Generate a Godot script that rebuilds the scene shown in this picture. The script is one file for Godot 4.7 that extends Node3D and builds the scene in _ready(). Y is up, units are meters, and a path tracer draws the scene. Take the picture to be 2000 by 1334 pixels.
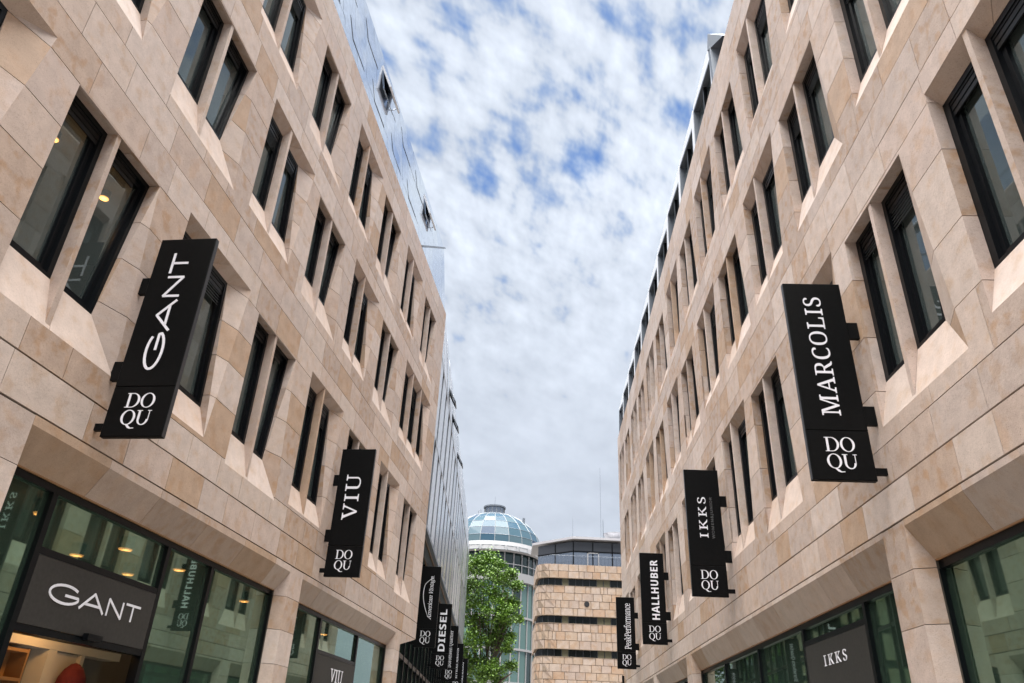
extends Node3D
# A shopping lane between two pale limestone buildings, seen from the pavement, looking up.
# Heights in the tables are measured from the eye; CH is the eye's height above the pavement.

const CH := 1.6
const YL := 0.128421   # heading of the left facade
const YR := 0.049096   # heading of the right facade
const DL := 6.07       # distance from the eye to the left facade
const DR := 4.326
const REC := 0.16      # how far the window plane lies behind the stone face

var M := {}
var STONE: Array = []
var STONE_SOFT: Array = []
var rng := RandomNumberGenerator.new()
var names := {}
var cam: Camera3D

# ---------------------------------------------------------------- mesh helper
class MB:
	var v := PackedVector3Array()
	var n := PackedVector3Array()
	var c := PackedColorArray()
	var col := Color(1, 1, 1)
	var use_col := false
	func tri(a: Vector3, b: Vector3, d: Vector3, out: Vector3) -> void:
		var nn := (d - a).cross(b - a)
		if nn.length_squared() < 1e-16:
			return
		if nn.dot(out) < 0.0:
			v.append_array([a, d, b])
			nn = -nn
		else:
			v.append_array([a, b, d])
		nn = nn.normalized()
		n.append_array([nn, nn, nn])
		if use_col:
			c.append_array([col, col, col])
	func quad(a: Vector3, b: Vector3, d: Vector3, e: Vector3, out: Vector3) -> void:
		tri(a, b, d, out)
		tri(a, d, e, out)
	func fan(p: Array, out: Vector3) -> void:
		for i in range(1, p.size() - 1):
			tri(p[0], p[i], p[i + 1], out)
	func box(p: Vector3, q: Vector3) -> void:
		var a := Vector3(minf(p.x, q.x), minf(p.y, q.y), minf(p.z, q.z))
		var b := Vector3(maxf(p.x, q.x), maxf(p.y, q.y), maxf(p.z, q.z))
		hexa([Vector3(a.x, a.y, b.z), Vector3(b.x, a.y, b.z), Vector3(b.x, b.y, b.z), Vector3(a.x, b.y, b.z)],
			[Vector3(a.x, a.y, a.z), Vector3(b.x, a.y, a.z), Vector3(b.x, b.y, a.z), Vector3(a.x, b.y, a.z)])
	func hexa(f: Array, k: Array) -> void:   # front ring and back ring
		loft(f, k)
		var cf := Vector3.ZERO
		var ck := Vector3.ZERO
		for i in f.size():
			cf += f[i] / f.size()
			ck += k[i] / k.size()
		fan(f, cf - ck)
		fan(k, ck - cf)
	func loft(f: Array, k: Array) -> void:
		var m := Vector3.ZERO
		for i in f.size():
			m += (f[i] + k[i]) / (2.0 * f.size())
		for i in f.size():
			var j := (i + 1) % f.size()
			var q: Vector3 = (f[i] + f[j] + k[i] + k[j]) * 0.25
			quad(f[i], f[j], k[j], k[i], q - m)
	func prism(poly: PackedVector2Array, z0: float, z1: float) -> void:   # outline in x,y; z1 is the front
		var t := Geometry2D.triangulate_polygon(poly)
		for i in range(0, t.size(), 3):
			for zz in [z1, z0]:
				tri(Vector3(poly[t[i]].x, poly[t[i]].y, zz), Vector3(poly[t[i + 1]].x, poly[t[i + 1]].y, zz), Vector3(poly[t[i + 2]].x, poly[t[i + 2]].y, zz), Vector3(0, 0, 1.0 if zz == z1 else -1.0))
		var cw := Geometry2D.is_polygon_clockwise(poly)
		for i in poly.size():
			var p := poly[i]
			var q := poly[(i + 1) % poly.size()]
			var e := q - p
			var o := Vector3(e.y, -e.x, 0) * (-1.0 if cw else 1.0)
			quad(Vector3(p.x, p.y, z1), Vector3(q.x, q.y, z1), Vector3(q.x, q.y, z0), Vector3(p.x, p.y, z0), o)
	func slab(p: Array, out: Vector3, thick: float) -> void:   # a flat stone: face p, thickness behind it
		var nn := Vector3.ZERO
		for i in range(1, p.size() - 1):
			nn += (p[i + 1] - p[0]).cross(p[i] - p[0])
		nn = nn.normalized()
		if nn.dot(out) < 0:
			nn = -nn
		var k := []
		for q in p:
			k.append(q - nn * thick)
		hexa(p, k)
	func tube(a: Vector3, b: Vector3, ra: float, rb: float, sides := 8) -> void:
		var d := (b - a).normalized()
		var s := d.cross(Vector3(0.31, 0.2, 0.93) if absf(d.y) > 0.9 else Vector3.UP).normalized()
		var t := d.cross(s)
		var f := []
		var k := []
		for i in sides:
			var an := TAU * i / sides
			var w := s * cos(an) + t * sin(an)
			f.append(b + w * rb)
			k.append(a + w * ra)
		hexa(f, k)
	func lathe(prof: Array, centre: Vector3, sides: int, a0 := 0.0, a1 := TAU) -> void:   # prof: [radius, height]
		for i in prof.size() - 1:
			for j in sides:
				var t0 := a0 + (a1 - a0) * j / sides
				var t1 := a0 + (a1 - a0) * (j + 1) / sides
				var p := []
				for q in [[i, t0], [i, t1], [i + 1, t1], [i + 1, t0]]:
					p.append(centre + Vector3(cos(q[1]) * prof[q[0]][0], prof[q[0]][1], sin(q[1]) * prof[q[0]][0]))
				var o: Vector3 = (p[0] + p[2]) * 0.5 - centre
				quad(p[0], p[1], p[2], p[3], Vector3(o.x, 0.02 if prof[i + 1][1] < prof[i][1] else 0.4, o.z))
	func mesh() -> ArrayMesh:
		var a := []
		a.resize(Mesh.ARRAY_MAX)
		a[Mesh.ARRAY_VERTEX] = v
		a[Mesh.ARRAY_NORMAL] = n
		if use_col:
			a[Mesh.ARRAY_COLOR] = c
		var m := ArrayMesh.new()
		m.add_surface_from_arrays(Mesh.PRIMITIVE_TRIANGLES, a)
		return m

# ---------------------------------------------------------------- scene helpers
func numbered(parent: Node, called: String) -> String:
	var key := "%d/%s" % [parent.get_instance_id(), called]
	var k: int = names.get(key, 0)
	names[key] = k + 1
	return called if k == 0 else "%s_%03d" % [called, k]

func thing(called: String, label: String, category: String, at := Transform3D.IDENTITY, group := "") -> Node3D:
	var o := Node3D.new()
	o.name = numbered(self, called)
	add_child(o, true)
	o.transform = at
	tag(o, label, category, group)
	return o

func tag(o: Node, label: String, category: String, group := "") -> void:
	o.set_meta("label", label)
	o.set_meta("category", category)
	if group != "":
		o.set_meta("group", group)

func holder(parent: Node, called: String) -> Node3D:
	var o := Node3D.new()
	o.name = numbered(parent, called)
	parent.add_child(o, true)
	return o

func part(parent: Node, called: String, mb: MB, mat: Material) -> MeshInstance3D:
	var o := MeshInstance3D.new()
	o.name = numbered(parent, called)
	if mb.v.size() > 0:
		o.mesh = mb.mesh()
	o.material_override = mat
	parent.add_child(o, true)
	return o

func mat(called: String, lin: Color, rough := 0.8, metal := 0.0) -> StandardMaterial3D:
	var m := StandardMaterial3D.new()
	m.resource_name = called
	m.albedo_color = lin.linear_to_srgb()
	m.roughness = rough
	m.metallic = metal
	m.cull_mode = BaseMaterial3D.CULL_DISABLED
	M[called] = m
	return m

func glass(called: String, lin: Color, alpha: float) -> StandardMaterial3D:
	var m := mat(called, lin, 0.02)
	m.transparency = BaseMaterial3D.TRANSPARENCY_ALPHA
	m.albedo_color.a = alpha
	return m

func vary(m: StandardMaterial3D, tex: Texture2D, scale: float, off := Vector3.ZERO) -> void:
	m.albedo_texture = tex
	m.uv1_triplanar = true
	m.uv1_world_triplanar = true
	m.uv1_scale = Vector3.ONE * scale
	m.uv1_offset = off

func noise_bytes(seed_: int, freq: float, oct: int, w: int, kind := FastNoiseLite.TYPE_SIMPLEX_SMOOTH) -> PackedByteArray:
	var f := FastNoiseLite.new()
	f.seed = seed_
	f.noise_type = kind
	f.frequency = freq
	f.fractal_octaves = oct
	f.fractal_type = FastNoiseLite.FRACTAL_FBM if oct > 1 else FastNoiseLite.FRACTAL_NONE
	return f.get_seamless_image(w, w).get_data()

func stone_texture(seed_: int, w: int, stain := 1.0) -> ImageTexture:   # mottled limestone: clouds of ochre, fossil flecks, small pits
	var a := noise_bytes(seed_, 0.006, 4, w)
	var b := noise_bytes(seed_ + 1, 0.0055, 6, w)
	var d := noise_bytes(seed_ + 2, 0.13, 3, w)
	var e := noise_bytes(seed_ + 3, 0.035, 2, w)
	var out := PackedByteArray()
	out.resize(w * w * 3)
	for i in w * w:
		var m := a[i] / 255.0
		var st := smoothstep(0.50, 0.86, b[i] / 255.0)
		var fl := d[i] / 255.0
		var pit := smoothstep(0.66, 0.78, fl) * smoothstep(0.48, 0.7, e[i] / 255.0)
		var g := 0.84 + 0.10 * m + 0.14 * (fl - 0.5)
		g *= 1.0 - 0.34 * pit
		out[i * 3] = int(clampf(g * (1.0 - 0.025 * st * stain), 0, 1) * 255.0)
		out[i * 3 + 1] = int(clampf(g * (1.0 - 0.06 * st * stain), 0, 1) * 255.0)
		out[i * 3 + 2] = int(clampf(g * (1.0 - 0.105 * st * stain), 0, 1) * 255.0)
	return ImageTexture.create_from_image(Image.create_from_data(w, w, false, Image.FORMAT_RGB8, out))

func grey_texture(seed_: int, w: int, freq: float, lo: float, hi: float, oct := 4) -> ImageTexture:
	var a := noise_bytes(seed_, freq, oct, w)
	var out := PackedByteArray()
	out.resize(w * w)
	for i in w * w:
		out[i] = int(clampf(lerpf(lo, hi, a[i] / 255.0), 0, 1) * 255.0)
	return ImageTexture.create_from_image(Image.create_from_data(w, w, false, Image.FORMAT_L8, out))

func make_materials() -> void:
	var lime := stone_texture(11, 1024)
	var lime2 := stone_texture(57, 1024)
	var dirty := stone_texture(83, 1024, 1.9)
	var bump := grey_texture(31, 512, 0.06, 0.0, 1.0)
	var tints := [Color(0.619, 0.495, 0.435), Color(0.649, 0.536, 0.473), Color(0.556, 0.441, 0.379), Color(0.680, 0.566, 0.508), Color(0.587, 0.461, 0.393),
		Color(0.592, 0.486, 0.434), Color(0.546, 0.412, 0.332), Color(0.665, 0.541, 0.473), Color(0.531, 0.378, 0.274), Color(0.623, 0.495, 0.424), Color(0.567, 0.461, 0.408), Color(0.516, 0.402, 0.338)]
	for i in tints.size():
		var m := mat("limestone_%d" % i, tints[i], 0.62)
		vary(m, dirty if i in [2, 6, 11] else lime if i % 2 == 0 else lime2, 0.42 + 0.06 * (i % 4), Vector3(i * 0.37, i * 0.23, i * 0.61))
		m.heightmap_enabled = true
		m.heightmap_texture = bump
		m.heightmap_scale = 0.12
		STONE.append(m)
	STONE_SOFT = [STONE[3], STONE[1], STONE[7], STONE[9]]
	mat("mortar", Color(0.10, 0.085, 0.07), 0.95)
	mat("frame_dark", Color(0.004, 0.005, 0.0065), 0.3).metallic_specular = 0.3
	mat("blind_dark", Color(0.008, 0.0085, 0.0095), 0.35).metallic_specular = 0.35
	mat("blind_slat", Color(0.16, 0.17, 0.18), 0.35, 0.5)
	glass("window_glass", Color(0.14, 0.18, 0.18), 0.2).metallic = 0.62
	glass("shop_glass", Color(0.185, 0.315, 0.235), 0.05).metallic = 0.88
	glass("rail_glass", Color(0.5, 0.62, 0.70), 0.1).metallic = 0.6
	mat("room", Color(0.22, 0.205, 0.185), 0.9)
	mat("room_wall", Color(0.20, 0.19, 0.175), 0.9)
	mat("ceiling", Color(0.25, 0.235, 0.21), 0.9)
	var sp := grey_texture(77, 512, 0.02, 0.75, 1.0)
	vary(mat("sign_black", Color(0.0034, 0.0038, 0.0043), 0.5), sp, 0.9)
	M.sign_black.metallic_specular = 0.22
	mat("sign_edge", Color(0.035, 0.037, 0.042), 0.32, 0.3)
	mat("letter_white", Color(0.74, 0.74, 0.80), 0.5)
	mat("letter_grey", Color(0.10, 0.10, 0.105), 0.6)
	vary(mat("fascia_grey", Color(0.030, 0.028, 0.026), 0.55), sp, 1.3)
	var brush := grey_texture(91, 512, 0.015, 0.82, 1.0)
	for i in 4:
		var m := mat("roof_metal_%d" % i, [Color(0.80, 0.87, 0.97), Color(0.76, 0.84, 0.96), Color(0.83, 0.90, 0.99), Color(0.73, 0.81, 0.94)][i], 0.07 + 0.02 * i, 0.97)
		vary(m, brush, 0.5, Vector3(i * 0.3, 0, i * 0.2))
	for i in 3:
		var m := mat("fin_metal_%d" % i, [Color(0.74, 0.76, 0.80), Color(0.66, 0.69, 0.74), Color(0.80, 0.82, 0.86)][i], 0.25 + 0.05 * i, 0.8)
		vary(m, brush, 0.6, Vector3(i * 0.4, 0, 0))
	mat("white_metal", Color(0.76, 0.78, 0.82), 0.4, 0.0)
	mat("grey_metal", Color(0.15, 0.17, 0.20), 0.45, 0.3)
	mat("roof_glass", Color(0.03, 0.045, 0.07), 0.04, 0.2)
	mat("gap_black", Color(0.006, 0.006, 0.008), 0.7)
	mat("bronze", Color(0.20, 0.115, 0.055), 0.35, 0.7)
	mat("steel", Color(0.35, 0.36, 0.38), 0.3, 0.9)
	var pave := mat("paving", Color(0.27, 0.25, 0.23), 0.85)
	vary(pave, grey_texture(5, 512, 0.03, 0.7, 1.0), 0.35)
	var sand := stone_texture(201, 512)
	for i in 7:
		var m := mat("sandstone_%d" % i, [Color(0.465, 0.351, 0.265), Color(0.480, 0.375, 0.302), Color(0.455, 0.351, 0.281), Color(0.455, 0.317, 0.223), Color(0.490, 0.390, 0.323), Color(0.440, 0.341, 0.281), Color(0.465, 0.351, 0.270)][i], 0.85)
		vary(m, sand, 0.35, Vector3(i * 0.31, i * 0.17, 0))
	vary(mat("sand_mortar", Color(0.29, 0.225, 0.17), 0.95), sand, 0.8)
	mat("strip_glass", Color(0.008, 0.011, 0.011), 0.08).metallic_specular = 0.35
	mat("olive_panel", Color(0.11, 0.10, 0.055), 0.6)
	mat("penthouse_grey", Color(0.035, 0.038, 0.046), 0.3)
	mat("penthouse_glass", Color(0.22, 0.25, 0.30), 0.03, 0.75)
	mat("roof_edge", Color(0.42, 0.41, 0.43), 0.5, 0.3)
	for i in 4:
		mat("dome_glass_%d" % i, [Color(0.055, 0.100, 0.130), Color(0.038, 0.080, 0.118), Color(0.078, 0.122, 0.145), Color(0.018, 0.046, 0.092)][i], 0.12, 0.0).metallic_specular = 0.3
	mat("dome_rib", Color(0.24, 0.26, 0.275), 0.5)
	mat("drum_white", Color(0.30, 0.30, 0.31), 0.6)
	mat("drum_glass", Color(0.13, 0.215, 0.20), 0.05, 0.4)
	mat("drum_glass_dark", Color(0.03, 0.05, 0.05), 0.05, 0.2)
	vary(mat("bark", Color(0.17, 0.125, 0.085), 0.9), grey_texture(8, 256, 0.05, 0.45, 1.0), 2.0)
	var leaf := mat("leaf", Color(1, 1, 1), 0.5)
	leaf.vertex_color_use_as_albedo = true
	leaf.backlight_enabled = true
	leaf.backlight = Color(0.35, 0.42, 0.12)
	mat("poster_red", Color(0.12, 0.010, 0.012), 0.85)
	mat("poster_cream", Color(0.62, 0.56, 0.48), 0.8)
	mat("shelf_wood", Color(0.30, 0.16, 0.07), 0.6)
	var lamp := mat("lamp_glow", Color(0.9, 0.7, 0.4), 0.5)
	lamp.emission_enabled = true
	lamp.emission = Color(1.0, 0.72, 0.36)
	lamp.emission_energy_multiplier = 0.3
	var led := mat("led_strip", Color(0.30, 0.20, 0.11), 0.4)
	led.emission_enabled = true
	led.emission = Color(1.0, 0.50, 0.16)
	led.emission_energy_multiplier = 0.004

# ---------------------------------------------------------------- camera, sky, sun
func eye_basis() -> Basis:
	var p := deg_to_rad(28.446)
	var r := deg_to_rad(2.575)
	var fw := Vector3(0, sin(p), -cos(p))
	var up := Vector3(0, cos(p), sin(p))
	var rt := Vector3(1, 0, 0)
	return Basis(rt * cos(r) + up * sin(r), up * cos(r) - rt * sin(r), -fw)

func toward(px: float, py: float) -> Vector3:   # direction of a point measured on the photograph, used for plan positions of far things
	var b := eye_basis()
	return -b.z * 1461.0 + b.x * (px - 1000.0) - b.y * (py - 667.0)

func make_sky() -> Sky:
	var w := 4096
	var h := 2048
	var out := PackedByteArray()
	out.resize(w * h * 3)
	out.fill(150)
	var nz := []
	for q in [[4, 1.1, 3, 0.5], [22, 7.5, 4, 0.5], [91, 32.0, 5, 0.58], [133, 0.9, 4, 0.55]]:
		var f := FastNoiseLite.new()
		f.seed = q[0]
		f.noise_type = FastNoiseLite.TYPE_VALUE_CUBIC if q[0] == 91 else FastNoiseLite.TYPE_SIMPLEX_SMOOTH
		f.frequency = q[1]
		f.fractal_type = FastNoiseLite.FRACTAL_FBM
		f.fractal_octaves = q[2]
		f.fractal_gain = q[3]
		nz.append(f)
	var holes := []
	for q in [[1265, 105, 0.029, 0.1], [1228, 40, 0.027, 0.09], [1300, 95, 0.021, 0.06], [1180, 140, 0.029, 0.06], [1108, 298, 0.027, 0.22], [1142, 330, 0.025, 0.23], [1170, 225, 0.039, 0.08], [945, 340, 0.029, 0.23], [1010, 265, 0.029, 0.11], [1322, 205, 0.029, 0.13], [1045, 495, 0.021, 0.15], [975, 470, 0.025, 0.11], [1350, 15, 0.029, 0.13], [880, 90, 0.048, 0.06], [1250, 410, 0.025, 0.13]]:
		var d := toward(q[0], q[1])
		d = d.normalized()
		holes.append([d.x / (d.y + 0.3), d.z / (d.y + 0.3), q[2], q[3]])
	for y in h / 2:
		var el := (0.5 - (y + 0.5) / h) * PI
		var sy := sin(el)
		var cy := cos(el)
		var k := 1.0 / (sy + 0.3)
		var low := smoothstep(0.66, 0.30, sy)
		var haze := smoothstep(0.30, 0.0, sy)
		var o := y * w * 3
		for x in w:
			var az := ((x + 0.5) / w) * TAU
			var px := sin(az) * cy * k
			var pz := -cos(az) * cy * k
			var wx: float = nz[0].get_noise_2d(px, pz)
			var rx := px * 0.86 + pz * 0.5 + wx * 0.03
			var rz := pz * 0.86 - px * 0.5
			var f: float = nz[1].get_noise_2d(rx, rz * 1.15)
			var rp: float = nz[2].get_noise_2d(rx * 1.3, rz * 0.72) * 1.15
			var veil: float = nz[3].get_noise_2d(rx * 0.8, rz * 2.2)
			var dens := 0.57 + 0.16 * wx + 0.42 * f + 1.15 * rp + 0.55 * low
			for q in holes:
				var ax: float = (px - q[0]) / q[2]
				var bz: float = (pz - q[1]) / q[2]
				var dd := ax * ax + bz * bz
				if dd < 5.0:
					dens -= q[3] * exp(-dd)
			var cov := smoothstep(-0.42, 0.56, dens)
			var lum := 0.895 + 0.21 * rp * (1.0 - 0.85 * low) + 0.05 * f * (1.0 - 0.6 * low) + 0.07 * veil - 0.04 * low
			lum = lerpf(lum, 0.845 + 0.03 * veil, haze * 0.6)
			out[o] = int(clampf(lerpf(0.38, lum - 0.03, cov), 0, 1) * 255.0)
			out[o + 1] = int(clampf(lerpf(0.55, lum + 0.006, cov), 0, 1) * 255.0)
			out[o + 2] = int(clampf(lerpf(0.84, lum + 0.062, cov), 0, 1) * 255.0)
			o += 3
	var im := Image.create_from_data(w, h, false, Image.FORMAT_RGB8, out)
	var pm := PanoramaSkyMaterial.new()
	pm.panorama = ImageTexture.create_from_image(im)
	var s := Sky.new()
	s.sky_material = pm
	return s

func make_view() -> void:
	cam = Camera3D.new()
	cam.name = "camera"
	add_child(cam)
	cam.transform = Transform3D(eye_basis(), Vector3(0, CH, 0))
	cam.fov = 2.0 * rad_to_deg(atan(667.0 / 1461.0))
	cam.near = 0.05
	cam.far = 2000.0
	cam.current = true
	var env := Environment.new()
	env.background_mode = Environment.BG_SKY
	env.sky = make_sky()
	env.background_energy_multiplier = 0.098
	env.ambient_light_source = Environment.AMBIENT_SOURCE_SKY
	env.tonemap_mode = Environment.TONE_MAPPER_LINEAR
	env.tonemap_exposure = 10.3
	env.sdfgi_enabled = true
	env.ssao_enabled = true
	env.ssil_enabled = true
	var we := WorldEnvironment.new()
	we.name = "world_environment"
	we.environment = env
	add_child(we)
	var sun := DirectionalLight3D.new()
	sun.name = "sun"
	sun.light_color = Color(1.0, 0.985, 0.965)
	sun.light_energy = 0.5
	sun.light_angular_distance = 66.0
	sun.shadow_enabled = true
	add_child(sun)
	sun.look_at_from_position(Vector3(-2, 30, 5), Vector3.ZERO)

# ---------------------------------------------------------------- stone buildings
func frame_of(left: bool) -> Transform3D:
	if left:
		var s := Vector3(sin(YL), 0, -cos(YL))
		var nn := Vector3(cos(YL), 0, sin(YL))
		return Transform3D(Basis(s, Vector3.UP, nn), -nn * DL)
	var s2 := Vector3(-sin(YR), 0, cos(YR))
	var n2 := Vector3(-cos(YR), 0, -sin(YR))
	return Transform3D(Basis(s2, Vector3.UP, n2), -n2 * DR)

func shown_area(t: Transform3D, poly: PackedVector2Array) -> float:   # size of a stone as the eye sees it
	var inv := cam.transform.affine_inverse()
	var pts := PackedVector2Array()
	for p in poly:
		var q: Vector3 = inv * (t * Vector3(p.x, p.y, 0))
		if q.z > -0.3:
			return 0.0
		pts.append(Vector2(q.x / -q.z, q.y / -q.z))
	var view := PackedVector2Array([Vector2(-0.6845, -0.4565), Vector2(0.6845, -0.4565), Vector2(0.6845, 0.4565), Vector2(-0.6845, 0.4565)])
	var a := 0.0
	for r in Geometry2D.intersect_polygons(pts, view):
		for i in r.size():
			a += r[i].cross(r[(i + 1) % r.size()]) * 0.5
	return absf(a)

func cut_at(p: Array, h: float, above: bool) -> Array:
	var out := []
	for i in p.size():
		var a: Vector3 = p[i]
		var b: Vector3 = p[(i + 1) % p.size()]
		var ia := a.y >= h if above else a.y <= h
		var ib := b.y >= h if above else b.y <= h
		if ia:
			out.append(a)
		if ia != ib:
			out.append(a.lerp(b, (h - a.y) / (b.y - a.y)))
	return out

# opening corners on the stone face: type A flares outwards at the top right, type B at the bottom right
func opening(row: Dictionary, kind: String) -> Dictionary:
	var o := {}
	if kind == "A":
		o = {"ft": 2.21, "fb": 1.87, "gt": 1.70, "gb": 1.84, "top": row.top_a, "bot": row.bot_a}
	elif kind == "B":
		o = {"ft": 1.85, "fb": 2.14, "gt": 1.85, "gb": 1.62, "top": row.top_b, "bot": row.bot_b}
	else:
		o = {"ft": 3.72, "fb": 3.46, "gt": 3.25, "gb": 3.42, "top": row.top_a, "bot": row.bot_a}
	o.gtop = row.gtop
	o.gbot = row.gbot
	o.mull = [0.87] if kind != "C" else [1.06, 2.30]
	return o

func make_window(parent: Node3D, row: Dictionary, kind: String, courses: Array, seed_: int) -> Node3D:
	var w := holder(parent, "window")
	var o := opening(row, kind)
	var T: float = o.top + CH
	var B: float = o.bot + CH
	var GT: float = o.gtop + CH
	var GB: float = o.gbot + CH
	var d := -REC
	var r := RandomNumberGenerator.new()
	r.seed = seed_
	var gap := 0.005
	# sill: one sloping stone under each light
	var xs := [0.0]
	for m in o.mull:
		xs.append(m + 0.045)
	for i in xs.size():
		var last: bool = i == xs.size() - 1
		var g1: float = o.gb if last else xs[i + 1] - gap
		var f1: float = o.fb if last else xs[i + 1] - gap
		var st := MB.new()
		st.slab([Vector3(xs[i], GB, d), Vector3(g1, GB, d), Vector3(f1, B, 0), Vector3(xs[i], B, 0)], Vector3(0, 1, 1), 0.03)
		part(w, "sill", st, STONE_SOFT[r.randi() % 4])
	# soffit stones
	var ns := 2 if kind != "C" else 3
	for i in ns:
		var t0: float = (0.64 * i) if kind != "C" else float(i) / ns
		var t1: float = 1.0 if i == ns - 1 else (0.64 if kind != "C" else float(i + 1) / ns)
		var st := MB.new()
		st.slab([Vector3(o.gt * t0 + (gap if i else 0.0), GT, d), Vector3(o.gt * t1 - (gap if t1 < 1 else 0.0), GT, d), Vector3(o.ft * t1 - (gap if t1 < 1 else 0.0), T, 0), Vector3(o.ft * t0 + (gap if i else 0.0), T, 0)], Vector3(0, -1, 0.2), 0.03)
		part(w, "soffit", st, STONE[(r.randi() % 3) * 2])
	# jambs, cut at the courses
	var faces := [[[Vector3(0, GB, d), Vector3(0, GT, d), Vector3(0, T, 0), Vector3(0, B, 0)], Vector3(1, 0, 0.2)]]
	var gT := Vector3(o.gt, GT, d)
	var gB := Vector3(o.gb, GB, d)
	var fT := Vector3(o.ft, T, 0)
	var fB := Vector3(o.fb, B, 0)
	if kind == "B":
		faces.append([[fT, gT, gB], Vector3(-1, 0, 0.1)])
		faces.append([[fT, gB, fB], Vector3(-1, 0, 1)])
	else:
		faces.append([[gT, gB, fB], Vector3(-1, 0, 0.1)])
		faces.append([[gT, fB, fT], Vector3(-1, 0, 1)])
	for f in faces:
		for i in courses.size() - 1:
			var p: Array = cut_at(cut_at(f[0], courses[i] + CH + gap, true), courses[i + 1] + CH - gap, false)
			if p.size() < 3:
				continue
			var st := MB.new()
			st.slab(p, f[1], 0.03)
			part(w, "jamb_stone", st, STONE[r.randi() % STONE.size()])
	# stone mullions, fronts a little behind the face, running out to a point on the sill
	for mx in o.mull:
		var st := MB.new()
		var wf := -0.012
		var t := wf / d
		var hs := lerpf(B, GB, t) - 0.01
		var ht := lerpf(T, GT, t)
		var a := []
		var b := []
		for q in [[0.0, 1.0], [0.045, -1.0]]:
			pass
		for sx in [mx - 0.04, mx + 0.04]:
			var ring := [Vector3(sx, hs, wf), Vector3(sx, ht, wf), Vector3(sx, GT, d - 0.02), Vector3(sx, GB - 0.02, d - 0.02)]
			if a.is_empty():
				a = ring
			else:
				b = ring
		st.hexa(b, a)
		part(w, "mullion", st, STONE[[0, 2, 4, 5][r.randi() % 4]])
	# dark frames, blind boxes and panes
	var edges := [-0.02]
	for m in o.mull:
		edges.append(m)
	edges.append(o.gt + 0.06)
	var edges_b := edges.duplicate()
	edges_b[edges_b.size() - 1] = o.gb + 0.06
	for i in edges.size() - 1:
		var q := [Vector3(edges_b[i], GB - 0.03, d - 0.004), Vector3(edges_b[i + 1], GB - 0.03, d - 0.004), Vector3(edges[i + 1], GT + 0.03, d - 0.004), Vector3(edges[i], GT + 0.03, d - 0.004)]
		var q2 := inset(q, 0.115, 0.115, 0.08, 0.10, 0.0)
		var q3 := inset(q, 0.125, 0.125, 0.09, 0.11, 0.055)
		var q4 := inset(q, 0.185, 0.185, 0.15, 0.17, 0.055)
		var q5 := inset(q, 0.195, 0.195, 0.16, 0.18, 0.13)
		var fr := MB.new()
		for pair in [[q, q2], [q2, q3], [q3, q4], [q4, q5]]:
			for j in 4:
				var j2 := (j + 1) % 4
				fr.quad(pair[0][j], pair[0][j2], pair[1][j2], pair[1][j], Vector3(0, 0, 1))
		var bk := inset(q, 0.0, 0.0, 0.0, 0.0, 0.14)
		fr.loft(q, bk)
		part(w, "frame", fr, M.frame_dark)
		var bb := MB.new()
		var bh := 0.17 + 0.0 * i
		for k in 3:
			var y1 := GT - 0.045 - k * 0.075
			bb.box(Vector3(edges[i] + 0.10, y1 - 0.06, d - 0.05), Vector3(minf(edges[i + 1], edges_b[i + 1]) - 0.10, y1, d - 0.018 - 0.006 * k))
		part(w, "blind_box", bb, M.blind_dark)
		if seed_ % 2 == 0:
			var drop := 3 + (seed_ / 2 + i * 3) % 6
			for k in drop:
				var y2 := GT - 0.27 - k * 0.05
				var sl := MB.new()
				sl.hexa([Vector3(edges[i] + 0.13, y2, d - 0.035), Vector3(minf(edges[i + 1], edges_b[i + 1]) - 0.13, y2, d - 0.035), Vector3(minf(edges[i + 1], edges_b[i + 1]) - 0.13, y2 + 0.02, d - 0.07), Vector3(edges[i] + 0.13, y2 + 0.02, d - 0.07)], [Vector3(edges[i] + 0.13, y2 - 0.004, d - 0.035), Vector3(minf(edges[i + 1], edges_b[i + 1]) - 0.13, y2 - 0.004, d - 0.035), Vector3(minf(edges[i + 1], edges_b[i + 1]) - 0.13, y2 + 0.016, d - 0.07), Vector3(edges[i] + 0.13, y2 + 0.016, d - 0.07)])
				part(w, "blind_slat", sl, M.blind_slat)
		var pn := MB.new()
		var g0 := inset(q, 0.18, 0.18, 0.145, 0.165, 0.095)
		pn.quad(g0[0], g0[1], g0[2], g0[3], Vector3(0, 0, 1))
		part(w, "pane", pn, M.window_glass)
	return w

func inset(q: Array, l: float, rr: float, b: float, t: float, back: float) -> Array:   # q: lower left, lower right, upper right, upper left
	return [q[0] + Vector3(l, b, -back), q[1] + Vector3(-rr, b, -back), q[2] + Vector3(-rr, -t, -back), q[3] + Vector3(l, -t, -back)]

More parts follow.
